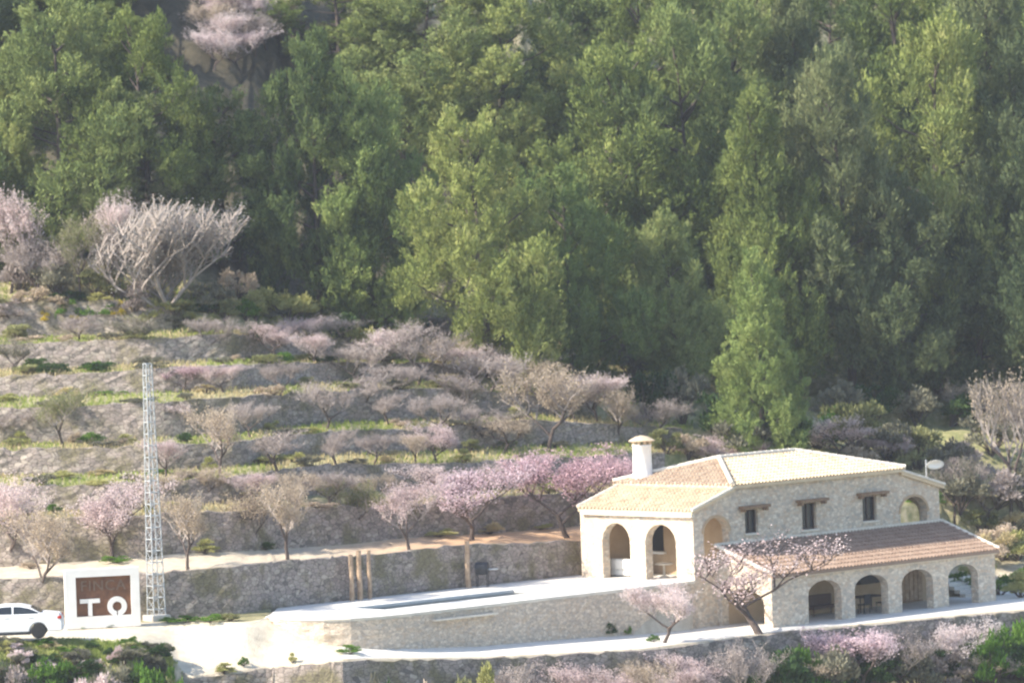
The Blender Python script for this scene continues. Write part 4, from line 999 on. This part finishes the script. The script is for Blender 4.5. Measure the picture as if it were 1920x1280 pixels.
# --- shrubs behind / beside the house and at the forest foot
def many(lst):
    for (px, pb_, h_, w_, v_, d_) in lst: shrub(px, pb_, h_, w_, v_, d_)
many([(1215, 790, 120, 120, 'dark', 'dark green shrub'), (1280, 800, 130, 110, 'grey', 'grey-green shrub'), (1340, 830, 120, 110, 'dark', 'dark green shrub'), (1390, 850, 90, 120, 'grey', 'grey-green shrub'), (1460, 850, 110, 130, 'dark', 'dark green shrub'),
 (1530, 840, 110, 130, 'green', 'green shrub'), (1600, 850, 120, 140, 'olive', 'olive shrub'), (1660, 860, 100, 120, 'grey', 'grey-green shrub'), (1720, 880, 100, 120, 'olive', 'olive shrub'), (1770, 900, 90, 110, 'grey', 'grey-green shrub'),
 (1560, 790, 90, 120, 'grey', 'grey-green shrub'), (1640, 790, 90, 120, 'dark', 'dark green shrub'), (1720, 800, 90, 120, 'grey', 'grey-green shrub'), (1780, 800, 80, 110, 'dark', 'dark green shrub'), (1860, 850, 100, 120, 'grey', 'grey-green shrub'), (1910, 820, 90, 110, 'lilac', 'lilac-grey shrub'),
 (1250, 850, 60, 80, 'olive', 'olive shrub'), (1290, 860, 60, 80, 'tan', 'tan shrub'), (1190, 720, 100, 120, 'grey', 'grey-green shrub'), (1100, 760, 70, 100, 'grey', 'grey-green shrub'), (1130, 680, 90, 110, 'dark', 'dark green shrub'),
 (1060, 720, 60, 80, 'lilac', 'lilac-grey shrub'), (900, 660, 60, 110, 'lilac', 'lilac-grey shrub'), (960, 680, 70, 110, 'grey', 'grey-green shrub'), (820, 640, 60, 90, 'lilac', 'lilac-grey shrub'), (640, 640, 70, 90, 'dark', 'dark green shrub'), (600, 605, 60, 70, 'olive', 'olive shrub'),
 (1880, 1050, 75, 110, 'dry', 'straw-coloured shrub'), (1850, 1060, 60, 80, 'tan', 'tan shrub'), (1900, 1100, 50, 90, 'green', 'bright green shrub'), (1875, 1115, 45, 70, 'green', 'bright green shrub'), (1915, 1120, 55, 80, 'yol', 'yellow-green shrub'), (1800, 1110, 50, 70, 'green', 'bright green shrub'), (1830, 1085, 50, 70, 'yol', 'yellow-green shrub'),
 (1900, 1000, 60, 110, 'dry', 'straw-coloured shrub'), (1800, 960, 90, 120, 'grey', 'grey-green shrub'), (1870, 950, 90, 130, 'lilac', 'lilac-grey shrub'), (1920, 960, 90, 120, 'grey', 'grey-green shrub'), (1780, 930, 80, 90, 'lilac', 'lilac-grey shrub'),
 (1840, 1000, 60, 90, 'olive', 'olive shrub'), (1730, 950, 50, 80, 'green', 'green shrub'), (1700, 940, 60, 80, 'dark', 'dark green shrub'), (1860, 1030, 60, 100, 'tan', 'tan shrub'), (1910, 1050, 60, 90, 'yol', 'yellow-green shrub'), (1500, 870, 60, 110, 'olive', 'olive shrub'), (1620, 880, 60, 110, 'tan', 'tan shrub'), (1700, 870, 70, 110, 'olive', 'olive shrub'), (1930, 930, 80, 110, 'grey', 'grey-green shrub'), (1820, 900, 80, 100, 'lilac', 'lilac-grey shrub'),
 (130, 605, 55, 60, 'green', 'green shrub'), (90, 605, 35, 45, 'yellow', 'yellow gorse bush'), (150, 615, 35, 55, 'yellow', 'yellow gorse bush'), (230, 600, 45, 50, 'yellow', 'bright yellow gorse bush'), (290, 605, 45, 60, 'yol', 'yellow-green shrub'), (200, 540, 45, 60, 'tan', 'orange-tan shrub'), (60, 570, 40, 70, 'tan', 'tan shrub'), (20, 600, 45, 80, 'lilac', 'lilac-grey shrub'), (420, 600, 50, 70, 'olive', 'olive shrub'), (460, 600, 50, 60, 'green', 'green shrub'), (480, 640, 35, 60, 'dark', 'dark green shrub')])
# terrace scrub: clumps along treads and wall feet
sv = ['green', 'yol', 'dry', 'olive', 'grey', 'tan', 'lilac', 'yellow', 'dark']
sn = {'green': 'green tuft of weeds', 'yol': 'yellow-green bush', 'dry': 'straw-coloured tuft', 'olive': 'low olive bush', 'grey': 'low grey-green bush', 'tan': 'low tan bush', 'lilac': 'low lilac-grey bush', 'yellow': 'low yellow gorse bush', 'dark': 'low dark green bush'}
rs = random.Random(5)
for k in range(1, 8):
    nb_ = (0, 9, 12, 14, 14, 13, 13, 11)[k]
    for q in range(nb_):
        px = -20 + (1120 if k < 5 else 900) * (q + rs.random()) / nb_
        
        if rs.random() < (.5 if px < 620 else .3): continue
        yb = lerp_line(bases[k], px) + rs.uniform(0, 9); v_ = rs.choice(['green', 'green', 'yol', 'dry', 'olive', 'grey', 'yol', 'green', 'tan', 'dark'])
        shrub(px, yb, rs.uniform(14, 32), rs.uniform(30, 75), v_, sn[v_])
for k in range(1, 8):
    for q in range(9):
        px = -20 + (1080 if k < 5 else 820) * (q + rs.random()) / 9; yb = lerp_line(tops[k], px) - rs.uniform(0, 5); v_ = rs.choice(['grey', 'olive', 'tan', 'dry', 'yol', 'grey', 'dark'])
        shrub(px, yb, rs.uniform(16, 30), rs.uniform(40, 90), v_, sn[v_].replace('low', 'wall-top'))
# plants on pool wall foot, path edge
def small(px, py_, h_, w_, v_, lab): shrub(px, py_, h_, w_, v_, lab, lab)
small(1140, 1192, 34, 34, 'dark', 'dark green plant against the pool wall left of the small almond')
small(1095, 1193, 20, 18, 'dark', 'smallest green plant at the foot of the pool wall')
small(1175, 1190, 26, 22, 'green', 'narrow green plant touching the small almond tree at the wall foot')
small(1225, 1203, 18, 26, 'green', 'green weed at the foot of the small almond trunk')
small(655, 1226, 26, 48, 'green', 'lone green weed clump on the pale drive below the pool wall end')
small(457, 1248, 22, 22, 'green', 'small green weed standing alone at the lower edge of the drive')
small(548, 1243, 22, 24, 'yol', 'yellow-green weed at the drive edge above the bottom wall')
small(420, 1262, 22, 60, 'yol', 'low yellow-green weeds at the bottom left of the drive')
rv = random.Random(11)
for i in range(46):
    px = rv.uniform(-10, 322); py_ = rv.uniform(1206 + max(0, px - 240) * .25, 1275); v_ = rv.choice(['green', 'green', 'yol', 'olive', 'grey', 'dark', 'pink', 'dry'])
    if py_ > 1228: v_ = rv.choice(['grey', 'dark', 'pink', 'grey', 'dark', 'olive'])
    shrub(px, py_, rv.uniform(16, 30) * (1.5 if py_ > 1228 else 1), rv.uniform(34, 64), v_, {'green': 'green weed clump', 'yol': 'lime weed clump', 'olive': 'olive weed clump', 'grey': 'grey weed clump', 'dark': 'dark green weed clump', 'pink': 'pinkish weed clump', 'dry': 'straw weed clump'}[v_])
for px, py_ in ((522, 1168), (545, 1177), (566, 1186), (592, 1194), (614, 1202)): shrub(px, py_, 9, 24, 'yol', 'tiny weed at the end wall')
many([(315, 1168, 16, 40, 'green', 'green verge weed'), (350, 1167, 20, 50, 'green', 'green verge weed'), (392, 1166, 22, 55, 'green', 'green verge weed'), (432, 1164, 20, 50, 'olive', 'olive verge weed'), (155, 1178, 8, 26, 'green', 'green verge weed'), (205, 1175, 9, 30, 'dark', 'dark verge weed')])
many([(400, 585, 80, 90, 'grey', 'grey-green shrub'), (250, 590, 70, 90, 'lilac', 'lilac-grey shrub'), (110, 560, 80, 100, 'grey', 'grey-green shrub'), (180, 560, 70, 80, 'olive', 'olive shrub'), (40, 545, 80, 100, 'lilac', 'lilac-grey shrub'), (445, 560, 70, 80, 'tan', 'tan shrub'), (330, 598, 45, 110, 'olive', 'olive shrub'), (480, 600, 60, 80, 'yol', 'yellow-green shrub')])
many([(180, 600, 55, 80, 'green', 'green shrub'), (260, 612, 45, 60, 'yol', 'yellow-green shrub'), (110, 585, 40, 60, 'tan', 'tan shrub'), (380, 612, 40, 70, 'yol', 'yellow-green shrub'), (330, 615, 35, 60, 'grey', 'grey-green shrub'), (30, 640, 40, 80, 'olive', 'olive shrub')])
# --- foreground bushes along the lower edge (standing below the path)
def fg(px, top, w_, var, tree=None, desc='', lab=None):
    """bush below the drive: stands on the lower slope just in front of the wall"""
    if px > 1380: top -= 13; w_ *= 1.2
    i = min(range(nc), key=lambda j: abs(cols[j] - px)); p = Rbot[i] + Vector((0, -2.6 - random.random() * 1.5, 0)); g_ = drop(p.x, p.y); k = pxm(g_)
    base_py = 640 - (g_ - CAM).dot(UP) / (g_ - CAM).dot(FWD) / KP
    if tree: return bloom(px, base_py, top, w_, tree, desc, lab, loc=g_)
    return shrub(px, base_py, base_py - top, w_, var, desc, lab, loc=g_)
for a in [(20, 1215, 90, 'grey', None, 'grey-green bush'), (80, 1212, 90, 'green', None, 'green bush'), (150, 1205, 90, 'green', None, 'green bush'), (215, 1208, 90, 'grey', None, 'grey-green bush'), (280, 1210, 90, 'green', None, 'green bush'), (50, 1235, 110, 'lilac', None, 'lilac-grey bush'), (120, 1236, 100, 'dark', None, 'dark green bush'), (325, 1222, 60, 'green', None, 'green bush'), (345, 1240, 50, 'green', None, 'green bush'), (190, 1238, 100, 'pink', None, 'pinkish bush'), (250, 1240, 100, 'dark', None, 'dark green bush'), (310, 1245, 80, 'olive', None, 'olive bush'), (160, 1258, 90, 'tan', None, 'tan bush'),
          (690, 1240, 70, 'grey', None, 'grey-green bush'), (780, 1250, 90, 'tan', None, 'tan bush'), (920, 1236, 80, 'yol', None, 'bright yellow-green bush'), (850, 1262, 80, 'grey', None, 'grey-green bush'), (1010, 1245, 90, 'lilac', None, 'lilac-grey bush'), (600, 1258, 80, 'lilac', None, 'lilac-grey bush'),
          (1090, 1238, 130, None, 'pale2', 'pale pink almond'), (1200, 1232, 120, None, 'tan', 'tan almond'), (1290, 1215, 130, None, 'pale', 'pale pink almond'), (1385, 1210, 90, None, 'lilac', 'lilac-grey almond'),
          (1430, 1198, 130, 'dark', None, 'dark green bush'), (1500, 1195, 80, 'green', None, 'green bush'), (1590, 1185, 150, None, 'pink', 'pink almond'), (1680, 1182, 110, None, 'lilac', 'lilac-grey almond'), (1780, 1172, 120, None, 'pale2', 'pale pink almond'), (1735, 1210, 90, 'dark', None, 'dark green bush'),
          (1850, 1158, 90, 'green', None, 'bright green bush'), (1900, 1150, 90, 'green', None, 'bright green bush'), (1880, 1190, 100, 'dark', None, 'dark green bush'), (1650, 1235, 110, 'dark', None, 'dark green bush'), (1490, 1245, 120, None, 'tan2', 'tan almond'), (1820, 1235, 120, None, 'tan', 'tan almond'), (1340, 1258, 90, 'tan', None, 'tan bush'),
          (1460, 1225, 130, 'dark', None, 'dark green bush'), (1540, 1205, 110, 'grey', None, 'grey-green bush'), (1620, 1205, 120, 'dark', None, 'dark green bush'), (1700, 1195, 120, 'grey', None, 'grey-green bush'), (1760, 1215, 110, 'lilac', None, 'lilac-grey bush'), (1830, 1185, 100, 'dark', None, 'dark green bush'), (1920, 1175, 120, 'green', None, 'bright green bush'),
          (1240, 1245, 130, None, 'dense', 'dense pale pink almond'), (1150, 1255, 110, None, 'pale', 'pale pink almond'), (960, 1240, 110, None, 'lilac', 'lilac-grey almond'), (740, 1245, 90, 'dark', None, 'dark green bush'), (1040, 1262, 100, 'tan', None, 'tan bush'), (880, 1240, 70, 'olive', None, 'olive bush')]:
    fg(a[0], a[1], a[2], a[3], a[4], a[5])

# ------------------------------------------------------------------ grass on the treads (stuff)
def grass_patch(n, lines, rngx, mat, name, hmin, hmax, sgn=1):
    C = []; 
    for _ in range(n):
        k = random.choice(lines); px = random.uniform(*rngx)
        A, B = wallrows[k][1], (wallrows[k + 1][0] if k < 7 else rows[27])
        i = int(np.searchsorted(cols, px)) ; i = max(1, min(nc - 1, i)); f = random.random() ** 1.3
        if (math.sin(px * .021 + k * 2.1) + math.sin(px * .053 + k) * .7 + (math.sin(px * .0071 + k * 3.3))) * sgn < random.uniform(-1.1, .6): continue
        p = A[i - 1].lerp(A[i], random.random()).lerp(B[i - 1].lerp(B[i], random.random()), f); C.append((p.x, p.y, p.z))
    C = np.array(C); n = len(C); h = rng.uniform(hmin, hmax, n); D = unit(n) * .35 + np.array([0, 0, 1]); D /= np.linalg.norm(D, axis=1, keepdims=True)
    V, F = quads(C + D * (h / 2)[:, None], D, h, rng.uniform(.03, .07, n)); o_ = link(name, from_np(name, V, F, M[mat]), None)
    return tag(o_, kind='stuff')
grass_patch(60000, [2, 3, 4, 5, 6, 7], (-300, 1300), 'grass', 'grass', .08, .26)
grass_patch(45000, [1, 2, 3, 4, 5, 6, 7], (-300, 1300), 'dry', 'dry_grass', .12, .32, -1)

# verge below the car: blades on the bank
C = []
for _ in range(15000):
    px = random.uniform(-60, 332); i = max(1, min(nc - 1, int(np.searchsorted(cols, px)))); k = random.choice((0, 0, 1))
    A, B = (rows[6], rows[5]) if k == 0 else (rows[5], rows[4]); f = random.random(); q = random.random()
    p = A[i - 1].lerp(A[i], q).lerp(B[i - 1].lerp(B[i], q), f); C.append((p.x, p.y, p.z))
C = np.array(C); n = len(C); h = rng.uniform(.08, .26, n); D = unit(n) * .5 + np.array([0, 0, 1]); D /= np.linalg.norm(D, axis=1, keepdims=True)
V, F = quads(C + D * (h / 2)[:, None], D, h, rng.uniform(.03, .08, n)); tag(link('verge_grass', from_np('verge_grass', V, F, M['grass']), None), kind='stuff')

# ------------------------------------------------------------------ labels that single each thing out
def where(px, py):
    if py > 1195:
        xs = [(70, 'at the bottom left below the parked car'), (200, 'below the entrance sign at the bottom edge'), (340, 'at the bottom edge left of the drive'), (700, 'below the pale drive at the bottom edge'), (980, 'below the white path under the pool'), (1300, 'below the small almond at the bottom edge'), (1480, 'below the forked almond at the bottom edge'), (1700, 'below the left gallery arches'), (9999, 'below the right gallery arches')]
    elif py > 860:
        xs = [(150, 'on the terraces above the parked car'), (300, 'on the terraces behind the lattice pole'), (520, 'on the terraces right of the lattice pole'), (740, 'on the terraces above the post trio'), (960, 'on the terraces above the lone post'), (1200, 'on the terraces left of the chimney'), (1700, 'right behind the house roof'), (9999, 'beyond the right end of the house')]
    elif py > 690:
        xs = [(150, 'on the mid terraces at the left edge'), (270, 'on the mid terraces left of the pole'), (420, 'on the mid terraces right of the pole'), (560, 'mid slope above the leaning almond'), (740, 'mid slope above the post trio'), (960, 'mid slope above the lone post'), (1180, 'mid slope left above the chimney'), (1380, 'just above the chimney and ridge'), (1620, 'on the scrub slope above the roof'), (9999, 'on the scrub slope at the right')]
    elif py > 480:
        xs = [(150, 'on the top terraces at the left edge'), (420, 'on the top terraces by the bare tree'), (620, 'on the top terraces right of the bare tree'), (860, 'at the forest edge by the round olive'), (1120, 'at the forest edge in the centre'), (1400, 'at the forest edge left of the conical pine'), (9999, 'at the forest edge right of the conical pine')]
    elif py > 320:
        xs = [(200, 'above the left terraces'), (480, 'behind the bare grey tree'), (800, 'above the round olive tree'), (1150, 'in the centre of the forest edge'), (1500, 'behind the conical pine'), (9999, 'on the right side of the forest')]
    else:
        xs = [(300, 'at the top left corner'), (560, 'by the blossom gap at top left'), (860, 'at the top, left of centre'), (1180, 'at the top centre'), (1500, 'at the top, right of centre'), (9999, 'at the top right corner')]
    return next(s_ for x_, s_ in xs if px < x_)
groups = {}
for th in THINGS:
    if th[0].get('label') is None:
        th.append(where(th[2], th[3])); groups.setdefault((th[1], th[6]), []).append(th)
nums = ['first', 'second', 'third', 'fourth', 'fifth', 'sixth', 'seventh', 'eighth', 'ninth', 'tenth', 'eleventh', 'twelfth']
for (d_, w_), L in groups.items():
    L.sort(key=lambda q: q[2])
    for i, th in enumerate(L):
        if len(L) == 1: lab = '%s %s' % (d_, w_)
        elif len(L) == 2: lab = '%s %s, %s one' % (d_, w_, ('left', 'right')[i])
        else: lab = '%s %s, %s from left' % (d_, w_, nums[min(i, 11)])
        th[0]['label'] = lab
for th in THINGS:
    tag(th[0], None, th[4], th[5])

# ------------------------------------------------------------------ haze
x0, x1 = min(v.x for v in GV) - 20, max(v.x for v in GV) + 20; y0, y1 = min(v.y for v in GV) - 20, max(v.y for v in GV) + 20
zl, zh = min(v.z for v in GV) - 1, max(v.z for v in GV) + 30
mb = MB(); mb.box(((x0 + x1) / 2, (y0 + y1) / 2, (zl + zh) / 2), (x1 - x0, y1 - y0, zh - zl))
hm = bpy.data.materials.new('haze_air'); hm.use_nodes = True; ht = hm.node_tree; ht.nodes.clear()
ho = ht.nodes.new('ShaderNodeOutputMaterial'); pvn = ht.nodes.new('ShaderNodeVolumePrincipled')
pvn.inputs['Color'].default_value = (.86, .90, 1, 1); pvn.inputs['Density'].default_value = .00015; pvn.inputs['Anisotropy'].default_value = .2
ht.links.new(pvn.outputs[0], ho.inputs['Volume'])
tag(mb.build('haze', hm), kind='stuff')
